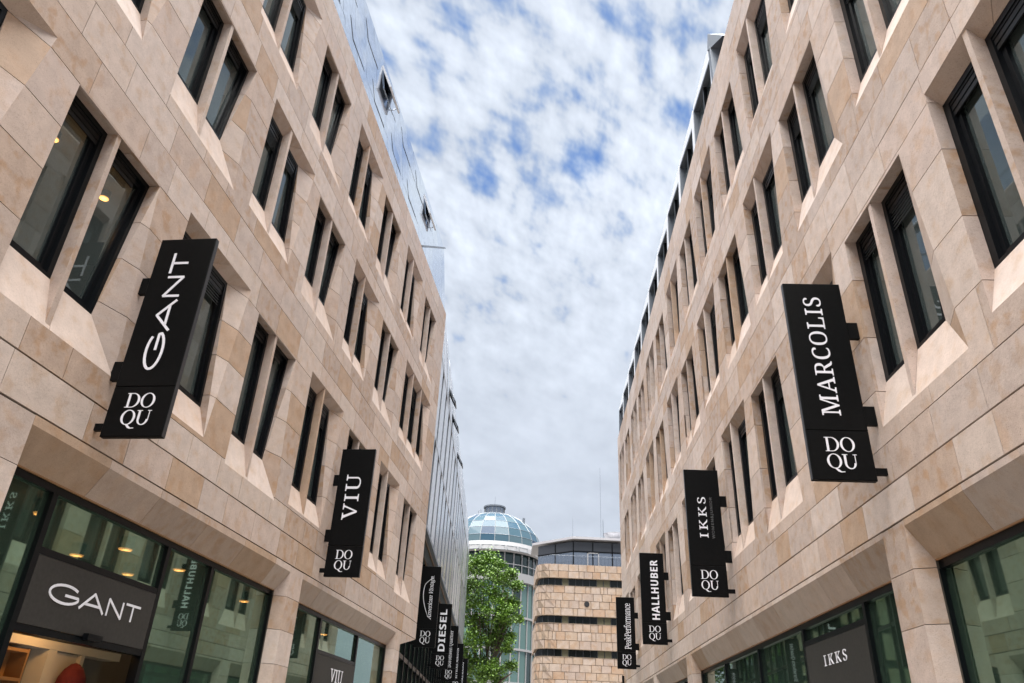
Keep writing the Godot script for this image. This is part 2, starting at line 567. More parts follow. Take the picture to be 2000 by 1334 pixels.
func stone_building(called: String, label: String, left: bool, s0: float, s1: float, rows: Array, courses: Array, cornice: float, seed_: int) -> Node3D:
	var fr := frame_of(left)
	var b := thing(called, label, "building", fr)
	var r := RandomNumberGenerator.new()
	r.seed = seed_
	# openings
	var opens := []
	for row in rows:
		for wn in row.wins:
			var o := opening(row, wn[1])
			opens.append([PackedVector2Array([Vector2(wn[0], o.bot + CH), Vector2(wn[0] + o.fb, o.bot + CH), Vector2(wn[0] + o.ft, o.top + CH), Vector2(wn[0], o.top + CH)]), wn[0], o])
	# facing stones, one by one
	var stones := []
	for i in courses.size() - 1:
		var h0: float = courses[i] + CH
		var h1: float = courses[i + 1] + CH
		var mid: float = (courses[i] + courses[i + 1]) * 0.5
		var cuts := [s0]
		var in_row = null
		for row in rows:
			if mid > row.bot_b + 0.25 and mid < row.top_b:
				in_row = row
		if in_row != null:
			var xs := []
			for wn in in_row.wins:
				xs.append(wn[0] + (0.87 if wn[1] != "C" else 1.7))
			xs.sort()
			for x in xs:
				if x > s0 + 0.3 and x < s1 - 0.3:
					cuts.append(x)
			# long plain stretches still get joints
			var more := []
			for k in cuts.size():
				var nx: float = cuts[k + 1] if k + 1 < cuts.size() else s1
				if nx - cuts[k] > 3.6:
					var n := int((nx - cuts[k]) / 1.35)
					for j in range(1, n):
						more.append(lerpf(cuts[k], nx, float(j) / n))
			cuts.append_array(more)
			cuts.sort()
		else:
			var x := s0 + r.randf_range(0.5, 1.3)
			while x < s1 - 0.5:
				cuts.append(x)
				x += r.randf_range(0.72, 1.42) * (1.0 if h1 - h0 < 0.75 else 0.95)
		cuts.append(s1)
		var gy0 := 0.0055
		var gy1 := 0.0055
		if absf(courses[i] - courses[0]) < 0.01 or i == 1:
			gy0 = 0.011
		if i == 0:
			gy1 = 0.011
		for k in cuts.size() - 1:
			var polys: Array = [PackedVector2Array([Vector2(cuts[k] + 0.0045, h0 + gy0), Vector2(cuts[k + 1] - 0.0045, h0 + gy0), Vector2(cuts[k + 1] - 0.0045, h1 - gy1), Vector2(cuts[k] + 0.0045, h1 - gy1)])]
			for op in opens:
				if op[1] > cuts[k + 1] + 0.1 or op[1] + 4.0 < cuts[k] or op[2].top + CH < h0 or op[2].bot + CH > h1:
					continue
				var nxt := []
				for p in polys:
					nxt.append_array(Geometry2D.clip_polygons(p, op[0]))
				polys = nxt
			for p in polys:
				var a := 0.0
				for j in p.size():
					a += p[j].cross(p[(j + 1) % p.size()]) * 0.5
				if absf(a) < 0.004:
					continue
				stones.append([shown_area(fr, p), p, r.randi() % STONE.size(), r.randf() * 0.0025])
	stones.sort_custom(func(u, v): return u[0] > v[0])
	var rest := {}
	for i in stones.size():
		var st = stones[i]
		if i < 290 and st[0] > 0.0:
			var mb := MB.new()
			mb.prism(st[1], -0.04, st[3])
			part(b, "stone", mb, STONE[st[2]])
		else:
			if not rest.has(st[2]):
				rest[st[2]] = MB.new()
			rest[st[2]].prism(st[1], -0.04, st[3])
	var am := ArrayMesh.new()
	for k in rest:
		var a := []
		a.resize(Mesh.ARRAY_MAX)
		a[Mesh.ARRAY_VERTEX] = rest[k].v
		a[Mesh.ARRAY_NORMAL] = rest[k].n
		am.add_surface_from_arrays(Mesh.PRIMITIVE_TRIANGLES, a)
		am.surface_set_material(am.get_surface_count() - 1, STONE[k])
	var ro := MeshInstance3D.new()
	ro.name = "far_stones"
	ro.mesh = am
	ro.set_meta("kind", "stuff")
	b.add_child(ro, true)
	# core wall behind the stones
	var core := MB.new()
	var low: float = courses[0] + CH
	for i in rows.size():
		var row: Dictionary = rows[i]
		var bb: float = row.bot_b + CH - 0.02
		var tt: float = row.top_a + CH + 0.02
		core.box(Vector3(s0 + 0.01, low, -0.30), Vector3(s1 - 0.01, bb, -0.05))
		core.box(Vector3(s0 + 0.01, bb, -0.30), Vector3(s1 - 0.01, row.gbot + CH - 0.02, -0.205))
		core.box(Vector3(s0 + 0.01, row.gtop + CH + 0.02, -0.30), Vector3(s1 - 0.01, tt, -0.205))
		var xs := []
		for wn in row.wins:
			var o := opening(row, wn[1])
			xs.append([wn[0], wn[0] + maxf(o.ft, o.fb), wn[0] + maxf(o.gt, o.gb)])
		xs.sort_custom(func(u, v): return u[0] < v[0])
		var at := s0 + 0.01
		var at2 := s0 + 0.01
		for x in xs:
			core.box(Vector3(at, bb, -0.30), Vector3(x[0] - 0.035, tt, -0.05))
			core.box(Vector3(at2, bb, -0.32), Vector3(x[0] - 0.03, tt, -0.20))
			at = x[1] + 0.02
			at2 = x[2] + 0.07
		core.box(Vector3(at, bb, -0.30), Vector3(s1 - 0.01, tt, -0.05))
		core.box(Vector3(at2, bb, -0.32), Vector3(s1 - 0.01, tt, -0.20))
		low = tt
	core.box(Vector3(s0 + 0.01, low, -0.30), Vector3(s1 - 0.01, cornice + CH - 0.02, -0.05))
	part(b, "core_wall", core, M.mortar)
	# windows
	var protos := {}
	for ri in rows.size():
		var row: Dictionary = rows[ri]
		var k := 0
		for wn in row.wins:
			var key := "%d%s%d" % [ri, wn[1], (k / 2) % 3]
			k += 1
			if not protos.has(key):
				protos[key] = make_window(b, row, wn[1], courses, seed_ * 31 + ri * 7 + k)
				protos[key].position.x = wn[0]
			else:
				var c: Node3D = protos[key].duplicate()
				c.name = numbered(b, "window")
				b.add_child(c, true)
				c.position.x = wn[0]
				for ch in c.get_children():
					if String(ch.name).begins_with("jamb_stone") or String(ch.name).begins_with("mullion"):
						ch.material_override = STONE[r.randi() % STONE.size()]
	# cap stones along the top edge
	var x := s0
	while x < s1 - 0.01:
		var x2 := minf(x + 1.3, s1)
		if s1 - x2 < 0.5:
			x2 = s1
		var cp := MB.new()
		cp.hexa([Vector3(x + 0.003, cornice + CH - 0.003, 0.001), Vector3(x2 - 0.003, cornice + CH - 0.003, 0.001), Vector3(x2 - 0.003, cornice + CH + 0.07, -0.03), Vector3(x + 0.003, cornice + CH + 0.07, -0.03)],
			[Vector3(x + 0.003, cornice + CH - 0.003, -0.4), Vector3(x2 - 0.003, cornice + CH - 0.003, -0.4), Vector3(x2 - 0.003, cornice + CH + 0.07, -0.4), Vector3(x + 0.003, cornice + CH + 0.07, -0.4)])
		part(b, "cap_stone", cp, STONE_SOFT[r.randi() % 4])
		x = x2
	# floors, partitions, roof slab and end walls
	var rm := MB.new()
	rm.box(Vector3(s0, 0.0, -8.3), Vector3(s1, cornice + CH, -8.0))
	rm.box(Vector3(s0, 0.0, -8.0), Vector3(s0 + 0.2, cornice + CH, -0.31))
	rm.box(Vector3(s1 - 0.25, courses[0] + CH, -8.0), Vector3(s1 - 0.02, cornice + CH, -0.31))
	var px := s0 + 5.6
	while px < s1 - 2.0:
		rm.box(Vector3(px, courses[0] + CH, -8.0), Vector3(px + 0.12, cornice + CH, -0.6))
		px += 5.4
	part(b, "inner_walls", rm, M.room)
	var fl := MB.new()
	for i in rows.size() + 1:
		var y0: float = (courses[0] + 0.02) if i == 0 else rows[i - 1].top_a + 0.06
		var y1: float = rows[i].bot_b + 0.35 if i < rows.size() else cornice - 0.03
		fl.box(Vector3(s0, y0 + CH, -8.0), Vector3(s1 - 0.26, y1 + CH, -0.33))
	part(b, "floor_slabs", fl, M.ceiling)
	return b

# ---------------------------------------------------------------- ground floor
func pilaster(b: Node3D, a0: float, a1: float, head: float, near_left: bool, depth: float, seed_: int) -> void:
	var p := holder(b, "pilaster")
	var r := RandomNumberGenerator.new()
	r.seed = seed_
	var hs := [0.0, 0.4, 1.0, 1.6, 2.2, 2.8, head + CH - 0.57, head + CH - 0.02]
	hs = [0.0]
	var y := head + CH - 0.012
	var list := [y]
	for st in [0.57, 0.61, 0.6, 0.6, 0.6, 0.6]:
		y -= st
		if y > 0.15:
			list.append(y)
	list.append(0.0)
	for i in list.size() - 1:
		var t: float = list[i] - 0.004
		var u: float = list[i + 1] + 0.004
		var mb := MB.new()
		var f := []
		var k := []
		var plan := [Vector2(a0, 0.0), Vector2(a1, 0.0), Vector2(a1 + 0.11, -depth), Vector2(a0 - 0.11, -depth)]
		for q in plan:
			f.append(Vector3(q.x, t, q.y))
			k.append(Vector3(q.x, u, q.y))
		mb.hexa(f, k)
		part(p, "pilaster_stone", mb, STONE[r.randi() % STONE.size()])
	var co := MB.new()
	co.box(Vector3(a0 - 0.09, 0.0, -depth - 0.15), Vector3(a1 + 0.09, head + CH, -depth - 0.01))
	part(p, "pilaster_core", co, M.mortar)

func lintel(b: Node3D, a0: float, a1: float, top: float, fold: float, head: float, depth: float, seed_: int) -> void:
	var r := RandomNumberGenerator.new()
	r.seed = seed_
	var x := a0
	while x < a1 - 0.01:
		var x2 := minf(x + r.randf_range(0.95, 1.5), a1)
		if a1 - x2 < 0.5:
			x2 = a1
		var f := []
		var k := []
		for q in [Vector2(top - 0.01, 0.0), Vector2(fold, 0.0), Vector2(head + 0.03, -depth + 0.02), Vector2(head, -depth), Vector2(top - 0.01, -depth)]:
			f.append(Vector3(x + 0.003, q.x + CH, q.y))
			k.append(Vector3(x2 - 0.003, q.x + CH, q.y))
		var mb := MB.new()
		mb.hexa(f, k)
		part(b, "lintel_stone", mb, STONE[r.randi() % STONE.size()])
		x = x2
	var led := MB.new()
	led.box(Vector3(a0 + 0.1, head + CH - 0.012, -depth - 0.03), Vector3(a1 - 0.1, head + CH + 0.008, -depth - 0.004))
	part(b, "led_strip", led, M.led_strip)

func shopfront(b: Node3D, a0: float, a1: float, head: float, bars: Array, depth: float, rails := [], door := -1) -> Node3D:
	var s := holder(b, "shopfront")
	var z := -depth - 0.02
	var top := MB.new()
	top.box(Vector3(a0, head + CH - 0.10, z - 0.12), Vector3(a1, head + CH - 0.014, z - 0.02))
	part(s, "top_rail", top, M.frame_dark)
	var all := [a0]
	all.append_array(bars)
	all.append(a1)
	for x in all:
		var mb := MB.new()
		mb.box(Vector3(x - 0.045, 0.0, z - 0.14), Vector3(x + 0.045, head + CH - 0.10, z - 0.01))
		part(s, "post", mb, M.frame_dark)
	for q in rails:
		var mb := MB.new()
		mb.box(Vector3(q[0], q[2] + CH - 0.04, z - 0.13), Vector3(q[1], q[2] + CH + 0.04, z - 0.015))
		part(s, "transom", mb, M.frame_dark)
	for i in all.size() - 1:
		var mb := MB.new()
		var lo := 0.05 if i != door else 1.74 + CH
		mb.quad(Vector3(all[i] + 0.045, lo, z - 0.07), Vector3(all[i + 1] - 0.045, lo, z - 0.07), Vector3(all[i + 1] - 0.045, head + CH - 0.1, z - 0.07), Vector3(all[i] + 0.045, head + CH - 0.1, z - 0.07), Vector3(0, 0, 1))
		part(s, "pane", mb, M.shop_glass)
	return s

func text_mesh(parent: Node, called: String, words: String, font_name: String, bold: bool, box: Vector2, at: Vector3, turn: Basis, m: Material, spacing := 0.0) -> void:
	var f := SystemFont.new()
	f.font_names = PackedStringArray([font_name])
	f.font_weight = 700 if bold else 400
	var fv: Font = f
	if spacing != 0.0:
		var v := FontVariation.new()
		v.base_font = f
		v.spacing_glyph = int(spacing)
		fv = v
	var t := TextMesh.new()
	t.font = fv
	t.font_size = 64
	t.pixel_size = 0.01
	t.depth = 0.06
	t.curve_step = 1.0
	t.text = words
	var o := MeshInstance3D.new()
	o.name = numbered(parent, called)
	o.mesh = t
	o.material_override = m
	parent.add_child(o, true)
	var ab := t.get_aabb()
	var sx := box.x / ab.size.x
	var sy := box.y / ab.size.y
	var b := turn * Basis(Vector3(sx, 0, 0), Vector3(0, sy, 0), Vector3(0, 0, 0.12))
	o.transform = Transform3D(b, at - b * ab.get_center())

func bow(mb: MB, c: Vector2, ro: Vector2, ri: Vector2, a0: float, a1: float, z: float) -> void:   # a bowl: thick where the inner curve is narrow
	for i in 24:
		var t0 := deg_to_rad(lerpf(a0, a1, i / 24.0))
		var t1 := deg_to_rad(lerpf(a0, a1, (i + 1) / 24.0))
		mb.prism(PackedVector2Array([c + Vector2(cos(t0) * ri.x, sin(t0) * ri.y), c + Vector2(cos(t0) * ro.x, sin(t0) * ro.y), c + Vector2(cos(t1) * ro.x, sin(t1) * ro.y), c + Vector2(cos(t1) * ri.x, sin(t1) * ri.y)]), 0.0, z)

func bar(mb: MB, x0: float, y0: float, x1: float, y1: float, z := 0.005) -> void:
	mb.prism(PackedVector2Array([Vector2(x0, y0), Vector2(x1, y0), Vector2(x1, y1), Vector2(x0, y1)]), 0.0, z)

func emblem() -> ArrayMesh:   # D O over Q U, high-contrast serif capitals
	var mb := MB.new()
	var y := 0.23
	bar(mb, -0.165, y, -0.137, y + 0.19)
	bar(mb, -0.185, y - 0.001, -0.10, y + 0.008, 0.0052)
	bar(mb, -0.185, y + 0.182, -0.10, y + 0.191, 0.0052)
	bow(mb, Vector2(-0.105, y + 0.095), Vector2(0.098, 0.096), Vector2(0.069, 0.087), -90, 90, 0.0054)
	bow(mb, Vector2(0.098, y + 0.095), Vector2(0.092, 0.099), Vector2(0.063, 0.090), 0, 360, 0.005)
	bow(mb, Vector2(-0.098, 0.10), Vector2(0.092, 0.099), Vector2(0.063, 0.090), 0, 360, 0.005)
	mb.prism(PackedVector2Array([Vector2(-0.115, 0.012), Vector2(-0.085, 0.014), Vector2(-0.03, -0.035), Vector2(0.012, -0.033), Vector2(0.012, -0.043), Vector2(-0.04, -0.048), Vector2(-0.07, -0.036)]), 0.0, 0.0053)
	bar(mb, 0.025, 0.075, 0.053, 0.191)
	bar(mb, 0.006, 0.184, 0.073, 0.193, 0.0052)
	bar(mb, 0.160, 0.075, 0.169, 0.191)
	bar(mb, 0.140, 0.184, 0.189, 0.193, 0.0052)
	bow(mb, Vector2(0.097, 0.076), Vector2(0.072, 0.077), Vector2(0.046, 0.065), 180, 360, 0.0054)
	return mb.mesh()

func stroke_word(parent: Node, called: String, box: Vector2, at: Vector3, turn: Basis, m: Material, wide: float) -> void:   # thin even-stroke capitals: G A N T
	var g := []
	for i in 21:
		var an := deg_to_rad(42.0 + 296.0 * i / 20.0)
		g.append(Vector2(0.5 + 0.5 * cos(an) * 1.06, 0.5 + 0.5 * sin(an)))
	g.append(Vector2(0.97, 0.46))
	g.append(Vector2(0.52, 0.46))
	var glyphs := [[0.0, 0.285, [g]], [0.31, 0.26, [[Vector2(0, 0), Vector2(0.5, 1), Vector2(1, 0)], [Vector2(0.2, 0.32), Vector2(0.8, 0.32)]]], [0.61, 0.17, [[Vector2(0, 0), Vector2(0, 1), Vector2(1, 0), Vector2(1, 1)]]], [0.82, 0.18, [[Vector2(0, 1), Vector2(1, 1)], [Vector2(0.5, 1), Vector2(0.5, 0)]]]]
	var mb := MB.new()
	for q in glyphs:
		for line in q[2]:
			var pts := []
			for p in line:
				pts.append(Vector2((q[0] + p.x * q[1]) * box.x, clampf(p.y, 0.0, 1.0) * (box.y - wide) + wide * 0.5))
			for i in pts.size() - 1:
				var a: Vector2 = pts[i]
				var b: Vector2 = pts[i + 1]
				var d := (b - a).normalized() * wide * 0.5
				var n := Vector2(-d.y, d.x)
				var e := d * 0.35
				mb.prism(PackedVector2Array([a - e + n, a - e - n, b + e - n, b + e + n]), 0.0, 0.006 + 0.0002 * (i % 3))
	var o := part(parent, called, mb, m)
	o.transform = Transform3D(turn, at - turn * Vector3(box.x * 0.5, box.y * 0.5, 0))

# ---------------------------------------------------------------- hanging signs
func hanging_sign(label: String, t: Transform3D, wall_on_left: bool, words: Array) -> Node3D:
	var s := thing("hanging_sign", label, "sign", t, "black shop signs hung over the lane")
	var w := 0.395
	var hh := 2.9
	var th := 0.045
	var seam := 0.66
	for q in [[0.0, seam - 0.004], [seam + 0.004, hh]]:
		var mb := MB.new()
		var c := 0.006
		var ring := func(z: float, k: float): return [Vector3(-w + k, q[0] + k, z), Vector3(w - k, q[0] + k, z), Vector3(w - k, q[1] - k, z), Vector3(-w + k, q[1] - k, z)]
		mb.loft(ring.call(th - c, 0.0), ring.call(-th + c, 0.0))
		mb.loft(ring.call(th, c), ring.call(th - c, 0.0))
		mb.loft(ring.call(-th + c, 0.0), ring.call(-th, c))
		mb.fan(ring.call(th, c), Vector3(0, 0, 1))
		mb.fan(ring.call(-th, c), Vector3(0, 0, -1))
		part(s, "panel", mb, M.sign_black)
	var eg := MB.new()
	var ex := w if wall_on_left else -w
	eg.box(Vector3(ex, 0.004, -th + 0.012), Vector3(ex + (0.006 if wall_on_left else -0.006), hh - 0.004, th - 0.012))
	part(s, "edge_strip", eg, M.sign_edge)
	var wx := -w if wall_on_left else w
	var sg := -1.0 if wall_on_left else 1.0
	for q in [[0.70, 0.785, 0.10], [0.26, 0.35, 0.10], [0.03, 0.06, 0.13]]:
		var mb := MB.new()
		mb.box(Vector3(wx, hh * q[0], -0.03), Vector3(wx + sg * 0.165, hh * q[1], 0.03))
		part(s, "bracket", mb, M.sign_black)
	if not M.has("emblem_mesh"):
		M.emblem_mesh = emblem()
	var em := MeshInstance3D.new()
	em.name = "emblem_lettering"
	em.mesh = M.emblem_mesh
	em.material_override = M.letter_white
	s.add_child(em, true)
	em.position = Vector3(0.0, 0.145, th + 0.001)
	var up := Basis(Vector3(0, 1, 0), Vector3(-1, 0, 0), Vector3(0, 0, 1))
	for q in words:   # [text, font, bold, from top fraction a..b, cap height, x, material, spacing, slant]
		var a: float = hh * (1.0 - q[4])
		var c: float = hh * (1.0 - q[3])
		var turn := up
		if q.size() > 9:
			turn = up * Basis(Vector3(1, 0, 0), Vector3(q[9], 1, 0), Vector3(0, 0, 1))
		if q[0] == "GANT":
			stroke_word(s, "lettering", Vector2(c - a, q[5]), Vector3(q[6], (a + c) * 0.5, th + 0.001), up, q[7], 0.034)
			continue
		text_mesh(s, "lettering", q[0], q[1], q[2], Vector2(c - a, q[5]), Vector3(q[6], (a + c) * 0.5, th + 0.002), turn, q[7], q[8])
	return s

func sign_at(left: bool, u: float, label: String, words: Array) -> Node3D:
	var fr := frame_of(left)
	var x: Vector3 = fr.basis.z if left else -fr.basis.z
	var z := x.cross(Vector3.UP)
	var s := u if left else -u
	var p := fr * Vector3(s, 3.08 + CH, 0.51 if left else 0.545)
	return hanging_sign(label, Transform3D(Basis(x, Vector3.UP, z), p), left, words)

# ---------------------------------------------------------------- everything
func _ready() -> void:
	rng.seed = 7
	make_view()
	make_materials()
	ground()
	var lb := left_building()
	var rb := right_building()
	left_roof(lb)
	right_attic(rb)
	wing()
	sandstone_house()
	dome_house()
	tree()
	signs()
	shop_interiors()

func ground() -> void:
	var mb := MB.new()
	mb.quad(Vector3(-300, 0, -500), Vector3(300, 0, -500), Vector3(300, 0, 200), Vector3(-300, 0, 200), Vector3.UP)
	var g := part(self, "ground", mb, M.paving)
	g.set_meta("kind", "structure")
	g.set_meta("label", "grey stone paving of the lane")

func wins(k: float, sgn: float, list: Array) -> Array:
	var out := []
	for q in list:
		out.append([sgn * q[1] * k, q[0]])
	return out

func left_building() -> Node3D:
	var k := 0.607
	var rows := [
		{"top_a": 6.92, "top_b": 6.73, "bot_a": 4.02, "bot_b": 3.89, "gtop": 6.745, "gbot": 4.51,
			"wins": wins(k, 1, [["A", -12.9], ["B", -8.4], ["A", -3.9], ["B", 0.55], ["A", 5.0], ["B", 9.49], ["A", 13.87], ["B", 18.27], ["A", 22.81], ["B", 27.41], ["A", 32.15], ["B", 36.91]])},
		{"top_a": 10.84, "top_b": 10.63, "bot_a": 8.235, "bot_b": 8.10, "gtop": 10.65, "gbot": 8.74,
			"wins": wins(k, 1, [["B", -14.7], ["A", -10.3], ["B", -5.85], ["A", -1.4], ["B", 3.0], ["A", 7.42], ["B", 11.85], ["A", 16.27], ["B", 20.68], ["A", 25.12], ["B", 29.68], ["C", 34.41]])},
		{"top_a": 14.33, "top_b": 14.11, "bot_a": 11.75, "bot_b": 11.58, "gtop": 14.14, "gbot": 12.215,
			"wins": wins(k, 1, [["A", -12.4], ["B", -7.9], ["A", -3.45], ["B", 1.0], ["A", 5.4], ["B", 9.8], ["A", 14.25], ["B", 18.70], ["A", 23.14], ["B", 27.5], ["A", 32.08], ["B", 36.74]])},
	]
	var courses := [2.98, 3.48, 3.95, 4.72, 5.42, 6.05, 6.74, 7.30, 7.87, 8.62, 9.29, 9.98, 10.66, 11.26, 11.92, 12.64, 13.36, 14.12, 14.74, 15.37]
	var b := stone_building("stone_building", "left pale limestone building with staggered paired windows and a reflective metal roof", true, -12.0, 25.72, rows, courses, 15.37, 3)
	# ground floor
	var dep := 0.22
	pilaster(b, -1.95, -1.25, 2.98, true, dep, 1)
	pilaster(b, 6.22, 6.92, 2.98, true, dep, 2)
	pilaster(b, 14.56, 15.24, 2.98, true, dep, 3)
	pilaster(b, 23.13, 23.75, 2.98, true, dep, 4)
	lintel(b, -12.0, -1.95, 2.98, 2.86, 2.50, dep, 4)
	lintel(b, -1.25, 6.22, 2.98, 2.86, 2.50, dep, 5)
	lintel(b, 6.92, 14.56, 2.98, 2.86, 2.50, dep, 6)
	lintel(b, 15.24, 23.13, 2.98, 2.86, 2.50, dep, 7)
	# overhanging far corner: the underside rises to the edge
	var oh := MB.new()
	oh.hexa([Vector3(23.75, 2.60 + CH, 0.0), Vector3(25.70, 2.97 + CH, 0.0), Vector3(23.75, 2.97 + CH, 0.0)], [Vector3(23.75, 2.60 + CH, -1.5), Vector3(25.70, 2.97 + CH, -1.5), Vector3(23.75, 2.97 + CH, -1.5)])
	part(b, "corner_soffit_stone", oh, STONE[2])
	shopfront(b, -1.2, 6.2, 2.50, [1.2, 3.9], dep)
	var s := shopfront(b, 6.98, 14.5, 2.50, [7.93, 10.57, 11.97], dep, [[7.93, 10.57, 1.76], [7.93, 10.57, 0.94]], 1)
	var pn := MB.new()
	pn.box(Vector3(7.98, 0.985 + CH, -dep - 0.10), Vector3(10.52, 1.715 + CH, -dep - 0.03))
	part(s, "fascia_panel", pn, M.fascia_grey)
	stroke_word(s, "lettering", Vector2(1.87, 0.228), Vector3(9.28, 1.38 + CH, -dep - 0.029), Basis.IDENTITY, M.letter_white, 0.03)
	var dc := MB.new()
	dc.box(Vector3(9.15, 0.945 + CH, -dep - 0.02), Vector3(9.45, 1.02 + CH, -dep + 0.05))
	part(s, "door_sensor", dc, M.frame_dark)
	var v := shopfront(b, 15.3, 23.07, 2.50, [17.4, 20.33], dep, [[17.4, 20.33, 1.72]])
	var pv := MB.new()
	pv.box(Vector3(17.45, 0.8 + CH, -dep - 0.10), Vector3(20.28, 1.67 + CH, -dep - 0.03))
	part(v, "fascia_panel", pv, M.fascia_grey)
	text_mesh(v, "lettering", "VIU", "Droid Serif", false, Vector2(0.92, 0.29), Vector3(18.97, 1.32 + CH, -dep - 0.025), Basis.IDENTITY, M.letter_white)
	# recessed glass behind the overhang
	var eg := MB.new()
	eg.quad(Vector3(23.5, 0, -1.6), Vector3(27.0, 0, -1.6), Vector3(27.0, 2.9 + CH, -1.6), Vector3(23.5, 2.9 + CH, -1.6), Vector3(0, 0, 1))
	part(b, "recessed_pane", eg, M.shop_glass)
	shop_room(b, -11.8, 25.0, 2.9, dep)
	return b

func shop_room(b: Node3D, s0: float, s1: float, top: float, dep: float) -> void:
	var m := MB.new()
	m.box(Vector3(s0, 0.0, -6.3), Vector3(s1, top + CH, -6.1))
	part(b, "shop_back_wall", m, M.room_wall)
	var c := MB.new()
	c.box(Vector3(s0, top + CH - 0.1, -6.2), Vector3(s1, top + CH + 0.05, -dep - 0.2))
	part(b, "shop_ceiling", c, M.room_wall)
	var f := MB.new()
	f.box(Vector3(s0, 0.0, -6.2), Vector3(s1, 0.03, -dep))
	part(b, "shop_floor", f, M.room)

func right_building() -> Node3D:
	var k := 0.4326
	var rows := [
		{"top_a": 6.815, "top_b": 6.63, "bot_a": 3.88, "bot_b": 3.76, "gtop": 6.63, "gbot": 4.39,
			"wins": wins(k, -1, [["B", -16.7], ["A", -10.3], ["B", -4.0], ["A", 2.3], ["B", 8.5], ["A", 14.70], ["B", 20.80], ["A", 27.0], ["B", 33.25], ["A", 39.61], ["B", 45.95], ["A", 52.43], ["B", 58.98], ["A", 65.5], ["B", 72.1], ["A", 78.8], ["B", 85.5], ["A", 92.0]])},
		{"top_a": 10.78, "top_b": 10.59, "bot_a": 8.14, "bot_b": 8.00, "gtop": 10.59, "gbot": 8.62,
			"wins": wins(k, -1, [["A", -12.9], ["B", -6.8], ["B", -0.5], ["A", 5.7], ["B", 11.9], ["A", 18.15], ["B", 24.41], ["A", 30.62], ["B", 36.77], ["A", 43.02], ["B", 49.35], ["A", 55.83], ["B", 62.35], ["A", 68.92], ["B", 75.5], ["A", 82.1], ["B", 88.8]])},
		{"top_a": 14.50, "top_b": 14.30, "bot_a": 11.86, "bot_b": 11.74, "gtop": 14.30, "gbot": 12.34,
			"wins": wins(k, -1, [["A", -14.9], ["B", -8.7], ["A", -2.5], ["B", 3.6], ["B", 9.8], ["A", 16.0], ["B", 22.1], ["A", 28.29], ["B", 34.27], ["A", 40.53], ["B", 46.65], ["A", 52.95], ["B", 59.38], ["A", 65.85], ["B", 72.41], ["A", 78.86], ["B", 85.47], ["A", 92.09]])},
	]
	var courses := [2.58, 3.05, 3.54, 4.26, 5.06, 5.98, 6.68, 7.13, 7.73, 8.43, 9.14, 9.94, 10.62, 11.15, 11.62, 12.36, 13.06, 13.74, 14.36, 15.05, 15.80]
	var b := stone_building("stone_building", "right pale limestone building with staggered paired windows below a strip of metal attic windows", false, -40.6, 11.0, rows, courses, 15.80, 5)
	var dep := 0.22
	var pil := [[-40.55, -39.85], [-30.56, -29.85], [-23.67, -22.9], [-9.61, -9.0], [1.2, 1.9]]
	for i in pil.size():
		pilaster(b, pil[i][0], pil[i][1], 2.58, false, dep, 20 + i)
	for i in pil.size() - 1:
		lintel(b, pil[i][1], pil[i + 1][0], 2.58, 2.50, 2.09, dep, 30 + i)
	lintel(b, 1.9, 11.0, 2.58, 2.50, 2.09, dep, 36)
	shopfront(b, -39.8, -30.62, 2.09, [-37.0, -34.0], dep)
	shopfront(b, -29.8, -23.72, 2.09, [-27.9, -25.6], dep)
	var s := shopfront(b, -22.85, -9.66, 2.09, [-20.0, -16.9, -13.95, -11.2], dep, [[-13.95, -11.2, 1.75]])
	var pn := MB.new()
	pn.box(Vector3(-13.9, 0.5 + CH, -dep - 0.10), Vector3(-11.25, 1.705 + CH, -dep - 0.03))
	part(s, "fascia_panel", pn, M.fascia_grey)
	text_mesh(s, "lettering", "IKKS", "Droid Serif", false, Vector2(0.98, 0.16), Vector3(-12.57, 1.405 + CH, -dep - 0.025), Basis.IDENTITY, M.letter_white, 14.0)
	shopfront(b, -8.95, 1.15, 2.09, [-3.6], dep)
	shop_room(b, -40.3, 10.8, 2.5, dep)
	return b

# ---------------------------------------------------------------- roofs
func roof_point(s: float, h: float, lift := 0.0) -> Vector3:
	return Vector3(s, h + CH, -0.05 - 0.093 * (h - 15.37) + lift)

